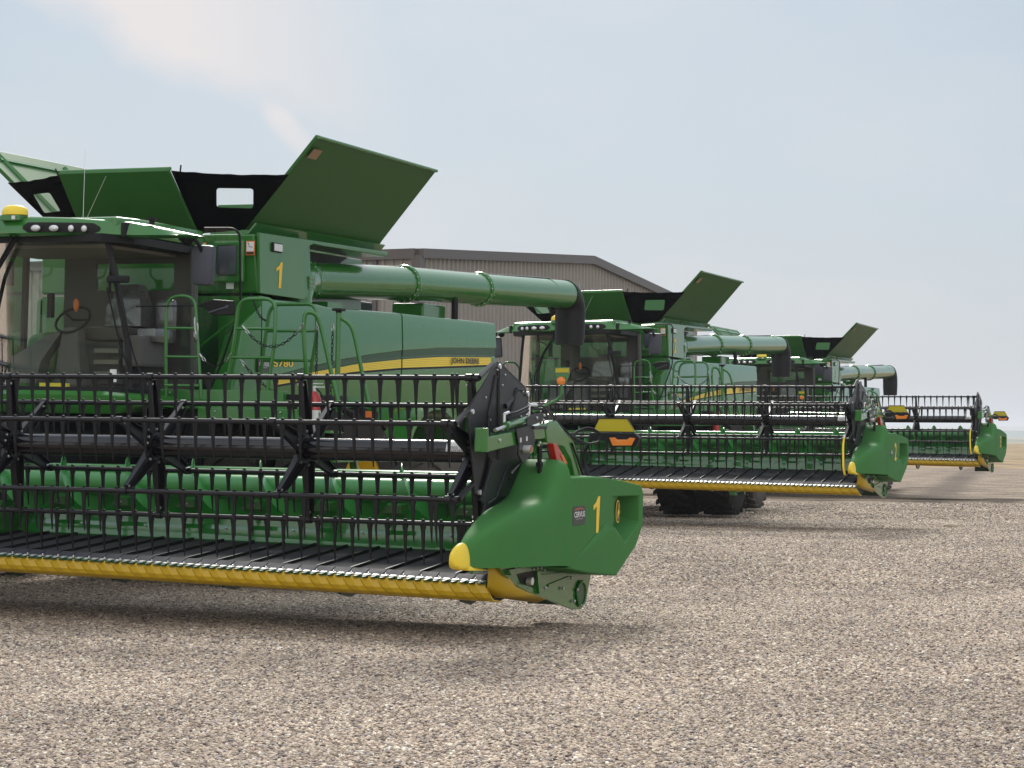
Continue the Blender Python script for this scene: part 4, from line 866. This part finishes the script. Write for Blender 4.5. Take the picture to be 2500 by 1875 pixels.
    mv = [bm_.verts.new((X1-d_, y, z)) for y, z, d_ in ((2.50, 1.455, .07), (2.915, 1.43, .12), (2.92, 1.20, .12), (2.52, 1.055, .09), (2.42, 1.15, .065), (2.20, 1.17, .025), (2.35, 1.27, .045))]
    dv = [bm_.verts.new((X1-d_, y, z)) for y, z, d_ in ((2.62, 1.445, .20), (2.905, 1.425, .22), (2.91, 1.23, .22), (2.60, 1.12, .19), (2.585, 1.18, .19), (2.575, 1.22, .19), (2.58, 1.29, .19))]
    top = [bm_.verts.new((X1-.04, y, z+.03)) for y, z in O]
    back = [bm_.verts.new((6.80, y, z+(.02 if z > 1.3 else 0))) for y, z in O]
    from mathutils.geometry import tessellate_polygon
    loops = [[Vector((y, z, 0)) for y, z in O], [Vector((y, z, 0)) for y, z in recess]]
    allv = ov+iv
    for a, b, c_ in tessellate_polygon(loops): bm_.faces.new((allv[a], allv[b], allv[c_]))
    for i in range(len(iv)): j = (i+1) % len(iv); bm_.faces.new((iv[i], iv[j], mv[j], mv[i])); bm_.faces.new((mv[i], mv[j], dv[j], dv[i]))
    bm_.faces.new(dv)
    for v in top: bm_.verts.remove(v)
    for i in range(len(ov)): j = (i+1) % len(ov); bm_.faces.new((ov[i], back[i], back[j], ov[j]))
    bm_.faces.new(back)
    rc.build('divider_cover', SHELL, root, bev=.045, smooth=True)
    MB().box(7.02, 7.10, 2.35, 2.62, 1.612, 1.632).build('grip_pad', BLACKP, root)
    digit(num, root, X1+.001, 1.60, 1.78, 1.14, 1.475)
    if num < 3:
        badge(root, X1+.002, 1.055, 1.39, 1.235, 1.405) if num == 1 else badge(root, X1+.001, 1.22, 1.42, 1.22, 1.36)
    if num == 1:
        ey = [(2.39+.115*math.cos(2*math.pi*k/20)*(1), 1.305+.108*math.sin(2*math.pi*k/20)) for k in range(20)]
        em = MB().prism(ey, 0, X1+.001, X1+.004).build('emblem', LETTER, root); em.matrix_local = Matrix.Translation((X1+.010, 2.08, 0)) @ Matrix.Rotation(R(9.5), 4, 'Z') @ Matrix.Translation((-X1, -2.04, 0))
        MB().prism([(2.39+(y-2.39)*.86, 1.305+(z-1.305)*.88) for y, z in ey], 0, X1+.004, X1+.006).build('emblem_field', DINK, em)
        deer = [(2.325, 1.245), (2.345, 1.275), (2.34, 1.295), (2.355, 1.315), (2.375, 1.325), (2.385, 1.345), (2.38, 1.36), (2.37, 1.375), (2.385, 1.37), (2.392, 1.385), (2.397, 1.365), (2.41, 1.36), (2.402, 1.35), (2.397, 1.325), (2.415, 1.305), (2.43, 1.285), (2.41, 1.290), (2.40, 1.285), (2.385, 1.275), (2.37, 1.255), (2.36, 1.235), (2.35, 1.235), (2.362, 1.27), (2.355, 1.275)]
        deer = [(2.39+(y-2.37)*1.25, z) for y, z in deer]
        MB().prism(deer, 0, X1+.006, X1+.008).build('deer', LETTER, em)
    # far divider (machine's right): mirror of the outer covers
    mr = MB()
    mr.loft([[(-p_[0], p_[1], p_[2]) for p_ in s_] for s_ in S]); mr.build('divider_nose', SHELL, root, smooth=True)
    MB().prism(O, 0, -7.25, -6.8).build('divider_cover', SHELL, root, bev=.02)
    if droop:
        T = Matrix.Translation((0, 1.5, .93)) @ Matrix.Rotation(droop, 4, 'X') @ Matrix.Translation((0, -1.5, -.93))
        for o in tilt: o.matrix_local = T
    return root

def make_extinguisher():
    r = empty('fire_extinguisher', 'x', 'fire extinguisher', 'fire extinguishers on the ladders')
    MB().tube([(0, 0, 0), (0, 0, .01), (0, 0, .40), (0, 0, .45), (0, 0, .48)], [.07, .078, .078, .05, .02], 20).build('cylinder', RED, r, smooth=True)
    MB().tube([(0, 0, .16), (0, 0, .27)], .0795, 20).build('label_band', WHITE, r, smooth=True)
    MB().cyl((0, 0, .48), (0, 0, .54), .02).box(-.01, .12, -.012, .012, .52, .535).box(-.01, .10, -.012, .012, .56, .57).build('valve_handle', STEEL, r)
    MB().tube(rnd([(.02, 0, .51), (.09, 0, .46), (.10, 0, .25)], .05), .009).build('discharge_hose', BLACKP, r, smooth=True)
    return r

# ---------------------------------------------------------------- placing
def rot(yaw, roll, pit): return Matrix.Rotation(yaw, 4, 'Z') @ Matrix.Rotation(roll, 4, 'Y') @ Matrix.Rotation(pit, 4, 'X')
POSE = [(-6.592, 20.242, .3827, .0153, .0035, -.0074, -.2169, .0052),
        (-.0365, 40.931, .3721, -.0111, .0043, .0151, .1820, .0099),
        (6.546, 60.540, .3655, -.0046, -.0016, .0058, .3161, -.0122)]
HL = ['green combine nearest the camera, number 1 beside the big grain tank flap',
      'middle green combine, number 2 on its tank, under the spout of the front combine',
      'farthest green combine at the end of the row, number 3 on its tank']
DL = ['nearest header with black reel, its green end divider marked with a yellow 1',
      'middle header, green end divider marked with a yellow 2, yellow crop rod',
      'farthest header at the right, green end divider marked with a small yellow 3']
PH = [98, 92, 93.5]; DR = [0, R(4.2), R(1.8)]
for i, (tx, ty, yaw, roll, pit, a, dz, b) in enumerate(POSE):
    Mb = Matrix.Translation((tx, ty, 0)) @ rot(-yaw, roll, pit)
    h = make_harvester(i+1); flush_bolts(h); h.matrix_world = Mb; h['label'] = HL[i]
    d = make_header(i+1, PH[i], DR[i]); flush_bolts(d); d['label'] = DL[i]
    d.matrix_world = Mb @ Matrix.Translation((0, 2, 1+dz)) @ rot(0, a, b) @ Matrix.Translation((0, -2, -1))
    if i < 2:
        e = make_extinguisher()
        e['label'] = ['red fire extinguisher on the ladder of the nearest combine', 'red fire extinguisher on the ladder of the middle combine'][i]
        e.matrix_world = Mb @ Matrix.Translation((3.0, 4.28, 1.78))

# ================================================================ BUILDING
BC = Vector((-3.88, 85, 0)); th = R(24)
dr = Vector((math.sin(th), math.cos(th), 0)); dl = Vector((-math.cos(th), math.sin(th), 0))
METAL = bpy.data.materials.new('ribbed_cladding'); METAL.use_nodes = True
nt = METAL.node_tree; b = nt.nodes['Principled BSDF']; b.inputs['Roughness'].default_value = .45; b.inputs['Base Color'].default_value = (.27, .235, .20, 1)
n_ = nt.nodes.new('ShaderNodeTexNoise'); n_.inputs['Scale'].default_value = .8
mx = nt.nodes.new('ShaderNodeMix'); mx.data_type = 'RGBA'; mx.inputs[6].default_value = (.262, .238, .208, 1); mx.inputs[7].default_value = (.312, .284, .248, 1)
tcn = nt.nodes.new('ShaderNodeTexCoord'); nt.links.new(tcn.outputs['Object'], n_.inputs['Vector']); nt.links.new(n_.outputs['Fac'], mx.inputs[0]); nt.links.new(mx.outputs[2], b.inputs['Base Color'])
TRIM = mat('brown_trim', (.098, .082, .074, 1), .4, noise=.08)
ROOFM = mat('roof_sheet', (.15, .13, .12, 1), .45, noise=.1)
shed = empty('metal_shed', 'large taupe ribbed metal shed with brown roof trim behind the combines', 'shed')
W = 35.0; L = 60.0; EH = 9.0; RH = 10.2; RT = 18.8
def gh(t): return EH+(RH-EH)*t/RT if t < RT else RH-.094*(t-RT)
def ribwall(o, d, length, hf, name):
    m = MB(); n = Vector((d.y, -d.x, 0)); p = .42; t = 0; prof = []
    if n.dot(Vector((0, -1, 0))) < 0: n = -n
    while t < length:
        for dt, k in ((0, 0), (.20, 0), (.24, .08), (.34, .08), (.38, 0)):
            if t+dt < length: prof.append((t+dt, k))
        t += p
    prof.append((length, 0))
    prev = None
    for t, k in prof:
        q = o+d*t+n*k; cur = (m.bm.verts.new(q), m.bm.verts.new(q+Vector((0, 0, hf(t)))))
        if prev: m.bm.faces.new((prev[0], cur[0], cur[1], prev[1]))
        prev = cur
    return m.build(name, METAL, shed)
ribwall(BC, dr, W, gh, 'gable_wall'); ribwall(BC, dl, L, lambda t: EH, 'side_wall')
f = MB()
def strip(pts, w, th_, n):
    for a, b_ in zip(pts, pts[1:]):
        a, b_ = Vector(a), Vector(b_); z = Vector((0, 0, w))
        f.hexa([a, b_, b_+z, a+z], [a+n*th_, b_+n*th_, b_+z+n*th_, a+z+n*th_])
nr = Vector((dr.y, -dr.x, 0)); nl = Vector((-dl.y, dl.x, 0)); nl = nl if nl.y < 0 else -nl
strip([BC+dr*t+Vector((0, 0, gh(t)-.12)) for t in (0, RT, W)], .40, .28, nr)
f.build('rake_trim', TRIM, shed)
f = MB(); strip([BC+dl*t+Vector((0, 0, EH-.15)) for t in (0, L)], .42, .28, nl); f.build('gutter', TRIM, shed)
f = MB(); f.box(-.2, .2, -.2, .2, 0, EH, Matrix.Translation(BC+(nr+nl)*.05) @ Matrix.Rotation(-th, 4, 'Z')); f.build('corner_trim', TRIM, shed)
f = MB(); q = BC+dl*1.9+nl*.1; f.box(-.09, .09, -.07, .07, 0, EH, Matrix.Translation(q) @ Matrix.Rotation(-th, 4, 'Z')); f.build('downpipe', TRIM, shed)
f = MB()
for t0, t1 in ((0, RT), (RT, W)):
    f.face([BC+dr*t0+Vector((0, 0, gh(t0)+.28)), BC+dr*t1+Vector((0, 0, gh(t1)+.28)), BC+dr*t1+dl*L+Vector((0, 0, gh(t1)+.28)), BC+dr*t0+dl*L+Vector((0, 0, gh(t0)+.28))])
f.build('roof', ROOFM, shed)
f = MB()
for o_, d_, ln in ((BC+dr*W, dl, L), (BC+dl*L, dr, W)): f.face([o_, o_+d_*ln, o_+d_*ln+Vector((0, 0, EH)), o_+Vector((0, 0, EH))])
f.build('rear_wall', METAL, shed)
for t in (6, 12, 18):
    f = MB(); q = BC+dl*t+nl*.15; f.cyl(q+Vector((0, 0, EH)), q+Vector((0, 0, EH+.55)), .06, n=8).build('vent_pipe', TRIM, shed)

# ================================================================ GROUND
def groundmat(name, kind):
    m = bpy.data.materials.new(name); m.use_nodes = True; nt = m.node_tree; N = nt.nodes; Lk = nt.links
    b = N['Principled BSDF']; b.inputs['Roughness'].default_value = .9; b.inputs['Specular IOR Level'].default_value = .25
    geo = N.new('ShaderNodeNewGeometry'); pos = geo.outputs['Position']
    def noise(s, d=5, vec=None):
        n = N.new('ShaderNodeTexNoise'); n.inputs['Scale'].default_value = s; n.inputs['Detail'].default_value = d; Lk.new(vec or pos, n.inputs['Vector']); return n
    def ramp(inp, st):
        r = N.new('ShaderNodeValToRGB'); r.color_ramp.elements[0].position = st[0][0]; r.color_ramp.elements[0].color = st[0][1]
        r.color_ramp.elements[1].position = st[-1][0]; r.color_ramp.elements[1].color = st[-1][1]
        for p, c in st[1:-1]: e = r.color_ramp.elements.new(p); e.color = c
        Lk.new(inp, r.inputs[0]); return r
    def mix(a, b_, fac, bt='MIX'):
        x = N.new('ShaderNodeMix'); x.data_type = 'RGBA'; x.blend_type = bt
        for s, v in ((0, fac), (6, a), (7, b_)):
            if hasattr(v, 'links'): Lk.new(v, x.inputs[s])
            else: x.inputs[s].default_value = v
        return x.outputs[2]
    if kind == 'gravel':
        v = N.new('ShaderNodeTexVoronoi'); v.inputs['Scale'].default_value = 34; Lk.new(pos, v.inputs['Vector'])
        v.inputs['Randomness'].default_value = 1
        sx = N.new('ShaderNodeSeparateColor'); Lk.new(v.outputs['Color'], sx.inputs[0])
        c = ramp(sx.outputs[0], [(0, (0.119, 0.094, 0.079, 1)), (.25, (0.239, 0.192, 0.150, 1)), (.5, (0.343, 0.283, 0.221, 1)), (.75, (0.453, 0.382, 0.299, 1)), (1, (0.617, 0.535, 0.427, 1))])
        big = noise(.5, 3); bigr = ramp(big.outputs['Fac'], [(.3, (.86, .85, .84, 1)), (.7, (1.08, 1.06, 1.03, 1))])
        gap = ramp(v.outputs['Distance'], [(.25, (1, 1, 1, 1)), (.75, (.42, .38, .34, 1))])  # shade between the stones, painted into the colour
        Lk.new(mix(mix(c.outputs[0], gap.outputs[0], 1.0, 'MULTIPLY'), bigr.outputs[0], 1.0, 'MULTIPLY'), b.inputs['Base Color'])
        bp = N.new('ShaderNodeBump'); bp.invert = True; bp.inputs['Strength'].default_value = 1; bp.inputs['Distance'].default_value = .02; Lk.new(v.outputs['Distance'], bp.inputs['Height']); Lk.new(bp.outputs[0], b.inputs['Normal'])
    elif kind == 'dirt':
        mp = N.new('ShaderNodeMapping'); mp.inputs['Scale'].default_value = (.5, 1, 1); Lk.new(pos, mp.inputs[0])
        mp.inputs['Rotation'].default_value = (0, 0, R(8))
        n1 = noise(1.2, 8, mp.outputs[0]); c = ramp(n1.outputs['Fac'], [(.34, (.09, .066, .046, 1)), (.46, (.20, .152, .108, 1)), (.56, (.265, .205, .146, 1)), (.68, (.33, .26, .185, 1))])
        n2 = noise(9, 8); c2 = ramp(n2.outputs['Fac'], [(.38, (.45, .43, .42, 1)), (.50, (.95, .95, .95, 1)), (.64, (1.25, 1.24, 1.22, 1))])
        # dark wheel track
        sp = N.new('ShaderNodeSeparateXYZ'); Lk.new(pos, sp.inputs[0])
        ma = N.new('ShaderNodeMath'); ma.operation = 'MULTIPLY_ADD'; Lk.new(sp.outputs[1], ma.inputs[0]); ma.inputs[1].default_value = -.245; ma.inputs[2].default_value = 2.0
        ad = N.new('ShaderNodeMath'); ad.operation = 'ADD'; Lk.new(sp.outputs[0], ad.inputs[0]); Lk.new(ma.outputs[0], ad.inputs[1])
        wn = noise(1.5, 4); w2 = N.new('ShaderNodeMath'); w2.operation = 'MULTIPLY_ADD'; Lk.new(wn.outputs['Fac'], w2.inputs[0]); w2.inputs[1].default_value = 1.2; Lk.new(ad.outputs[0], w2.inputs[2])
        ab = N.new('ShaderNodeMath'); ab.operation = 'ABSOLUTE'; Lk.new(w2.outputs[0], ab.inputs[0])
        tr = ramp(ab.outputs[0], [(.3, (.48, .45, .43, 1)), (.95, (1, 1, 1, 1))])
        Lk.new(mix(mix(c.outputs[0], c2.outputs[0], 1.0, 'MULTIPLY'), tr.outputs[0], 1.0, 'MULTIPLY'), b.inputs['Base Color'])
        bp = N.new('ShaderNodeBump'); bp.inputs['Strength'].default_value = .8; bp.inputs['Distance'].default_value = .08; Lk.new(n1.outputs['Fac'], bp.inputs['Height']); Lk.new(bp.outputs[0], b.inputs['Normal'])
    elif kind == 'stubble':
        mp = N.new('ShaderNodeMapping'); mp.inputs['Scale'].default_value = (.4, .12, 1); Lk.new(pos, mp.inputs[0])
        n1 = noise(1.0, 8, mp.outputs[0]); c = ramp(n1.outputs['Fac'], [(.34, (.16, .105, .05, 1)), (.5, (.26, .185, .095, 1)), (.66, (.36, .265, .145, 1))])
        n2 = noise(6, 5); c2 = ramp(n2.outputs['Fac'], [(.3, (.75, .72, .65, 1)), (.7, (1.1, 1.1, 1.05, 1))])
        Lk.new(mix(c.outputs[0], c2.outputs[0], 1.0, 'MULTIPLY'), b.inputs['Base Color'])
    elif kind == 'far':
        mp = N.new('ShaderNodeMapping'); mp.inputs['Scale'].default_value = (.0012, .006, 1); Lk.new(pos, mp.inputs[0])
        n1 = noise(1.0, 4, mp.outputs[0]); c = ramp(n1.outputs['Fac'], [(.35, (.07, .12, .10, 1)), (.48, (.12, .16, .13, 1)), (.55, (.36, .31, .22, 1)), (.7, (.42, .37, .28, 1))])
        Lk.new(c.outputs[0], b.inputs['Base Color'])
    return m
def sheet(name, pts, m, z=0, kind='structure'):
    o = MB().face([(x, y, z) for x, y in pts]).build(name, m); o['kind'] = kind; return o
sheet('ground', [(-9000, -200), (9000, -200), (9000, 7400), (-9000, 7400)], groundmat('far_fields', 'far'), -.012)
_r = random.Random(4)
sheet('gravel_yard', [(-90, -20), (60, -20)] + [(60-.9*k, 51.5+.04*k+2.2*math.sin(k*.31)+1.3*math.sin(k*.9)+_r.uniform(-.9, .9)) for k in range(167)], groundmat('gravel', 'gravel'), 0)
sheet('dirt_track', [(-140, 40), (120, 40), (120, 94), (-140, 150)], groundmat('packed_dirt', 'dirt'), -.004)
sheet('stubble_field', [(-600, 90), (600, 90), (600, 480), (-600, 480)], groundmat('stubble', 'stubble'), -.008)
# low hills
def hills(name, y0, h, seed, c, x0=-6000, x1=8000):
    rnd_ = random.Random(seed); m = MB(); rows = []
    ph = [rnd_.uniform(0, 6) for _ in range(4)]
    for i in range(81):
        x = x0+(x1-x0)*i/80
        z = h*(1+.16*math.sin(x/1340+ph[0])+.10*math.sin(x/550+ph[1])+.04*math.sin(x/230+ph[2]))
        rows.append([(x, y0, -1), (x, y0+250, z*.55), (x, y0+600, z), (x, y0+1500, z*.4)])
    m.loft(rows, cap=False, closed=False)
    o = m.build(name, c, smooth=True); o['kind'] = 'structure'
hills('hills', 2600, 9.5, 3, mat('hill_pasture', (.10, .15, .12, 1), .9, noise=.3, nscale=.004))
hills('distant_hills', 5600, 34, 5, mat('hill_crops', (.20, .21, .16, 1), .9, noise=.45, nscale=.002), -9000, 12000)

# ---- loose stones
def stonemat():
    m = bpy.data.materials.new('pebbles'); m.use_nodes = True; nt = m.node_tree; N = nt.nodes; b = N['Principled BSDF']; b.inputs['Roughness'].default_value = .8
    oi = N.new('ShaderNodeObjectInfo'); r = N.new('ShaderNodeValToRGB'); cr = r.color_ramp
    st = [(0, (0.080, 0.066, 0.070, 1)), (.10, (0.172, 0.138, 0.128, 1)), (.26, (0.284, 0.225, 0.177, 1)), (.44, (0.399, 0.317, 0.241, 1)), (.60, (0.502, 0.411, 0.312, 1)), (.74, (0.592, 0.492, 0.371, 1)), (.84, (0.433, 0.306, 0.241, 1)), (.91, (0.341, 0.317, 0.312, 1)), (.95, (0.729, 0.613, 0.450, 1)), (1, (0.805, 0.788, 0.697, 1))]
    cr.elements[0].color = st[0][1]; cr.elements[1].color = st[-1][1]
    for p, c in st[1:-1]: e = cr.elements.new(p); e.color = c
    nt.links.new(oi.outputs['Random'], r.inputs[0])
    nz = N.new('ShaderNodeTexNoise'); nz.inputs['Scale'].default_value = .55; nz.inputs['Detail'].default_value = 5; nt.links.new(oi.outputs['Location'], nz.inputs['Vector'])
    r2 = N.new('ShaderNodeValToRGB'); r2.color_ramp.elements[0].position = .34; r2.color_ramp.elements[0].color = (.80, .79, .78, 1); r2.color_ramp.elements[1].position = .62; r2.color_ramp.elements[1].color = (1.1, 1.09, 1.07, 1); nt.links.new(nz.outputs['Fac'], r2.inputs[0])
    mx = N.new('ShaderNodeMix'); mx.data_type = 'RGBA'; mx.blend_type = 'MULTIPLY'; mx.inputs[0].default_value = 1; nt.links.new(r.outputs[0], mx.inputs[6]); nt.links.new(r2.outputs[0], mx.inputs[7])
    nt.links.new(mx.outputs[2], b.inputs['Base Color']); return m
def scatter(name, pts, dens, size, seed):
    me = bpy.data.meshes.new(name); me.from_pydata([(x, y, .0) for x, y in pts], [], [tuple(range(len(pts)))]); me.update()
    o = bpy.data.objects.new(name, me); col.objects.link(o); o['kind'] = 'stuff'; o['label'] = 'small tan and grey pebbles covering the yard'; o['category'] = 'gravel'
    ng = bpy.data.node_groups.new(name, 'GeometryNodeTree')
    ng.interface.new_socket('Geometry', in_out='INPUT', socket_type='NodeSocketGeometry'); ng.interface.new_socket('Geometry', in_out='OUTPUT', socket_type='NodeSocketGeometry')
    N, Lk = ng.nodes, ng.links
    gi, go = N.new('NodeGroupInput'), N.new('NodeGroupOutput')
    dp = N.new('GeometryNodeDistributePointsOnFaces'); dp.inputs['Density'].default_value = dens; dp.inputs['Seed'].default_value = seed; Lk.new(gi.outputs[0], dp.inputs[0])
    ic = N.new('GeometryNodeMeshIcoSphere'); ic.inputs['Radius'].default_value = 1; ic.inputs['Subdivisions'].default_value = 2
    sp = N.new('GeometryNodeSetPosition'); nz = N.new('ShaderNodeTexNoise'); nz.inputs['Scale'].default_value = .9
    vm = N.new('ShaderNodeVectorMath'); vm.operation = 'SUBTRACT'; vm.inputs[1].default_value = (.5, .5, .5)
    vs = N.new('ShaderNodeVectorMath'); vs.operation = 'SCALE'; vs.inputs[3].default_value = 1.1
    Lk.new(nz.outputs['Color'], vm.inputs[0]); Lk.new(vm.outputs[0], vs.inputs[0]); Lk.new(ic.outputs[0], sp.inputs[0]); Lk.new(vs.outputs[0], sp.inputs['Offset'])
    sm = N.new('GeometryNodeSetMaterial'); sm.inputs['Material'].default_value = PEB; Lk.new(sp.outputs[0], sm.inputs[0])
    ip = N.new('GeometryNodeInstanceOnPoints'); Lk.new(dp.outputs[0], ip.inputs[0]); Lk.new(sm.outputs[0], ip.inputs['Instance'])
    rr = N.new('FunctionNodeRandomValue'); rr.data_type = 'FLOAT_VECTOR'; rr.inputs[0].default_value = (-.5, -.5, 0); rr.inputs[1].default_value = (.5, .5, 6.283); Lk.new(rr.outputs[0], ip.inputs['Rotation'])
    rs = N.new('FunctionNodeRandomValue'); rs.data_type = 'FLOAT_VECTOR'; rs.inputs[0].default_value = (size*.45, size*.35, size*.28); rs.inputs[1].default_value = (size*1.25, size*.95, size*.62); rs.inputs['Seed'].default_value = 5; Lk.new(rs.outputs[0], ip.inputs['Scale'])
    Lk.new(ip.outputs[0], go.inputs[0])
    md = o.modifiers.new('scatter', 'NODES'); md.node_group = ng
    return o
PEB = stonemat()
def trap(y0, y1, k=.30): return [(-y0*k, y0), (y0*k, y0), (y1*k, y1), (-y1*k, y1)]
scatter('gravel', trap(9.5, 15), 2000, .0190, 1)
scatter('gravel', trap(15, 24), 1400, .0215, 2)
scatter('gravel', trap(24, 44), 560, .026, 3)
scatter('gravel', trap(44, 55, .33), 150, .034, 4)
for k, (x, y, s) in enumerate([(8.5, 40.5, .14), (1.9, 33.5, .07), (5.6, 24.5, .06)]):
    o = MB().ell((0, 0, s*.25), s, s*.7, s*.42, 14).build('stone', mat('pale_stone%d' % k, (.5, .43, .33, 1), .8, noise=.2, nscale=9, bump=.4), smooth=True)
    o.location = (x, y, 0); o['label'] = ['pale flat stone lying on the gravel at the right', 'small pale stone on gravel behind the nearest divider', 'small tan stone on the open gravel, right foreground'][k]; o['category'] = 'stone'

# ================================================================ SKY, LIGHT, CAMERA
w = bpy.data.worlds.new('World'); sc.world = w; w.use_nodes = True
nt = w.node_tree; N = nt.nodes; Lk = nt.links; N.clear()
SUN_EL, SUN_AZ = R(40), R(-3)      # azimuth from +Y towards +X
sky = N.new('ShaderNodeTexSky'); sky.sky_type = 'NISHITA'; sky.sun_disc = False; sky.sun_elevation = SUN_EL; sky.sun_rotation = SUN_AZ
sky.air_density = 1.0; sky.dust_density = 4; sky.ozone_density = 2
tc = N.new('ShaderNodeTexCoord'); sep = N.new('ShaderNodeSeparateXYZ'); Lk.new(tc.outputs['Generated'], sep.inputs[0])
hz = N.new('ShaderNodeValToRGB'); cr = hz.color_ramp
cr.elements[0].position = 0; cr.elements[0].color = (5.3, 5.6, 6.2, 1); cr.elements[1].position = 1; cr.elements[1].color = (6.4, 7.2, 8.2, 1)
for p, c in ((.03, (4.7, 5.3, 5.95, 1)), (.10, (3.95, 4.8, 5.65, 1)), (.22, (3.2, 4.25, 5.25, 1)), (.5, (5.6, 6.4, 7.4, 1))): e = cr.elements.new(p); e.color = c
Lk.new(sep.outputs[2], hz.inputs[0])
m1 = N.new('ShaderNodeMix'); m1.data_type = 'RGBA'; m1.inputs[0].default_value = .85; Lk.new(sky.outputs[0], m1.inputs[6]); Lk.new(hz.outputs[0], m1.inputs[7])
# thin cloud bank high on the left, faint streaks elsewhere
def M(op, a, b=None, c=None, clamp=False):
    n = N.new('ShaderNodeMath'); n.operation = op; n.use_clamp = clamp
    for i_, v_ in enumerate((a, b, c)):
        if v_ is None: continue
        if hasattr(v_, 'links'): Lk.new(v_, n.inputs[i_])
        else: n.inputs[i_].default_value = v_
    return n.outputs[0]
X_, Z_ = sep.outputs[0], sep.outputs[2]
cn = N.new('ShaderNodeTexNoise'); cn.inputs['Scale'].default_value = 16; cn.inputs['Detail'].default_value = 6; cn.inputs['Roughness'].default_value = .55; Lk.new(tc.outputs['Generated'], cn.inputs['Vector'])
dst = M('MULTIPLY_ADD', X_, .43, M('ADD', Z_, -.1017)); dst = M('ADD', dst, M('MULTIPLY', M('SUBTRACT', cn.outputs['Fac'], .5), .055))
edge = M('MULTIPLY', M('ADD', dst, .004), 42, clamp=True)
fx = M('MULTIPLY', M('SUBTRACT', -.045, X_), 9, clamp=True)
fz = M('SUBTRACT', 1, M('MULTIPLY', M('ADD', dst, -.07), 8, clamp=True), clamp=True)
cl = M('MULTIPLY', M('MULTIPLY', edge, fx), fz)
mp = N.new('ShaderNodeMapping'); mp.inputs['Scale'].default_value = (5.0, 2.0, 12.0); mp.inputs['Rotation'].default_value = (0, R(20), 0); Lk.new(tc.outputs['Generated'], mp.inputs[0])
c2 = N.new('ShaderNodeTexNoise'); c2.inputs['Scale'].default_value = 1.3; c2.inputs['Detail'].default_value = 6; Lk.new(mp.outputs[0], c2.inputs['Vector'])
wx = M('MULTIPLY', M('ADD', X_, .107), 1/.016); wz = M('MULTIPLY', M('ADD', Z_, M('MULTIPLY_ADD', X_, .9, -.048)), 1/.011)
wd = M('SUBTRACT', 1, M('ADD', M('MULTIPLY', wx, wx), M('MULTIPLY', wz, wz)), clamp=True)
wisp = M('MULTIPLY', wd, M('MULTIPLY', M('SUBTRACT', cn.outputs['Fac'], .30), 3.2, clamp=True))
cl = M('MAXIMUM', cl, wisp)
cl2 = M('MULTIPLY', M('MULTIPLY', M('SUBTRACT', c2.outputs['Fac'], .45), 3, clamp=True), .30)
m2 = N.new('ShaderNodeMix'); m2.data_type = 'RGBA'; m2.inputs[7].default_value = (7.0, 6.6, 6.55, 1); Lk.new(M('MAXIMUM', M('MULTIPLY', cl, .95), cl2), m2.inputs[0]); Lk.new(m1.outputs[2], m2.inputs[6])
# added fill: unseen sky behind the camera brightened to lift camera-facing panels
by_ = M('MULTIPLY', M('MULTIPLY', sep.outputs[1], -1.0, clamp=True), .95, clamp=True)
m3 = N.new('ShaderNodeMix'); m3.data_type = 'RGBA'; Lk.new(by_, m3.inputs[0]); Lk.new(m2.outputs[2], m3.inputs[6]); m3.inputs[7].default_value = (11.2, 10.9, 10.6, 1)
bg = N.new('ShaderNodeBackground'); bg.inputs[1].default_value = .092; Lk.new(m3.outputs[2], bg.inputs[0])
wo = N.new('ShaderNodeOutputWorld'); Lk.new(bg.outputs[0], wo.inputs[0])
sun = bpy.data.lights.new('sun', 'SUN'); sun.energy = 3.1; sun.angle = R(13); sun.color = (1, .95, .88)
so = bpy.data.objects.new('sun', sun); col.objects.link(so)
dv = Vector((math.sin(SUN_AZ)*math.cos(SUN_EL), math.cos(SUN_AZ)*math.cos(SUN_EL), math.sin(SUN_EL)))
so.rotation_euler = (dv).to_track_quat('Z', 'Y').to_euler()
HAZE = True
if HAZE:
    m = bpy.data.materials.new('haze'); m.use_nodes = True; nt = m.node_tree; nt.nodes.clear()
    o_ = nt.nodes.new('ShaderNodeOutputMaterial'); v_ = nt.nodes.new('ShaderNodeVolumePrincipled'); v_.inputs['Density'].default_value = .00024; v_.inputs['Color'].default_value = (.90, .94, 1, 1); v_.inputs['Anisotropy'].default_value = .2
    nt.links.new(v_.outputs[0], o_.inputs['Volume'])
    hb = MB().box(-9800, 12800, -300, 8000, -2, 48).build('haze', m); hb['kind'] = 'stuff'
cam = bpy.data.cameras.new('camera'); cam.sensor_width = 36; cam.lens = 5101.5/2500*36; cam.clip_end = 20000; cam.clip_start = .5
co = bpy.data.objects.new('camera', cam); col.objects.link(co); sc.camera = co
co.matrix_world = Matrix.Translation((0, 0, 1.7775)) @ Matrix.Rotation(R(90)+.02353, 4, 'X') @ Matrix.Rotation(.0054, 4, 'Z')
sc.view_settings.view_transform = 'Standard'; sc.view_settings.look = 'None'; sc.view_settings.gamma = 1; sc.view_settings.exposure = .38
sc.cycles.max_bounces = 8; sc.cycles.transparent_max_bounces = 16; sc.cycles.volume_bounces = 0
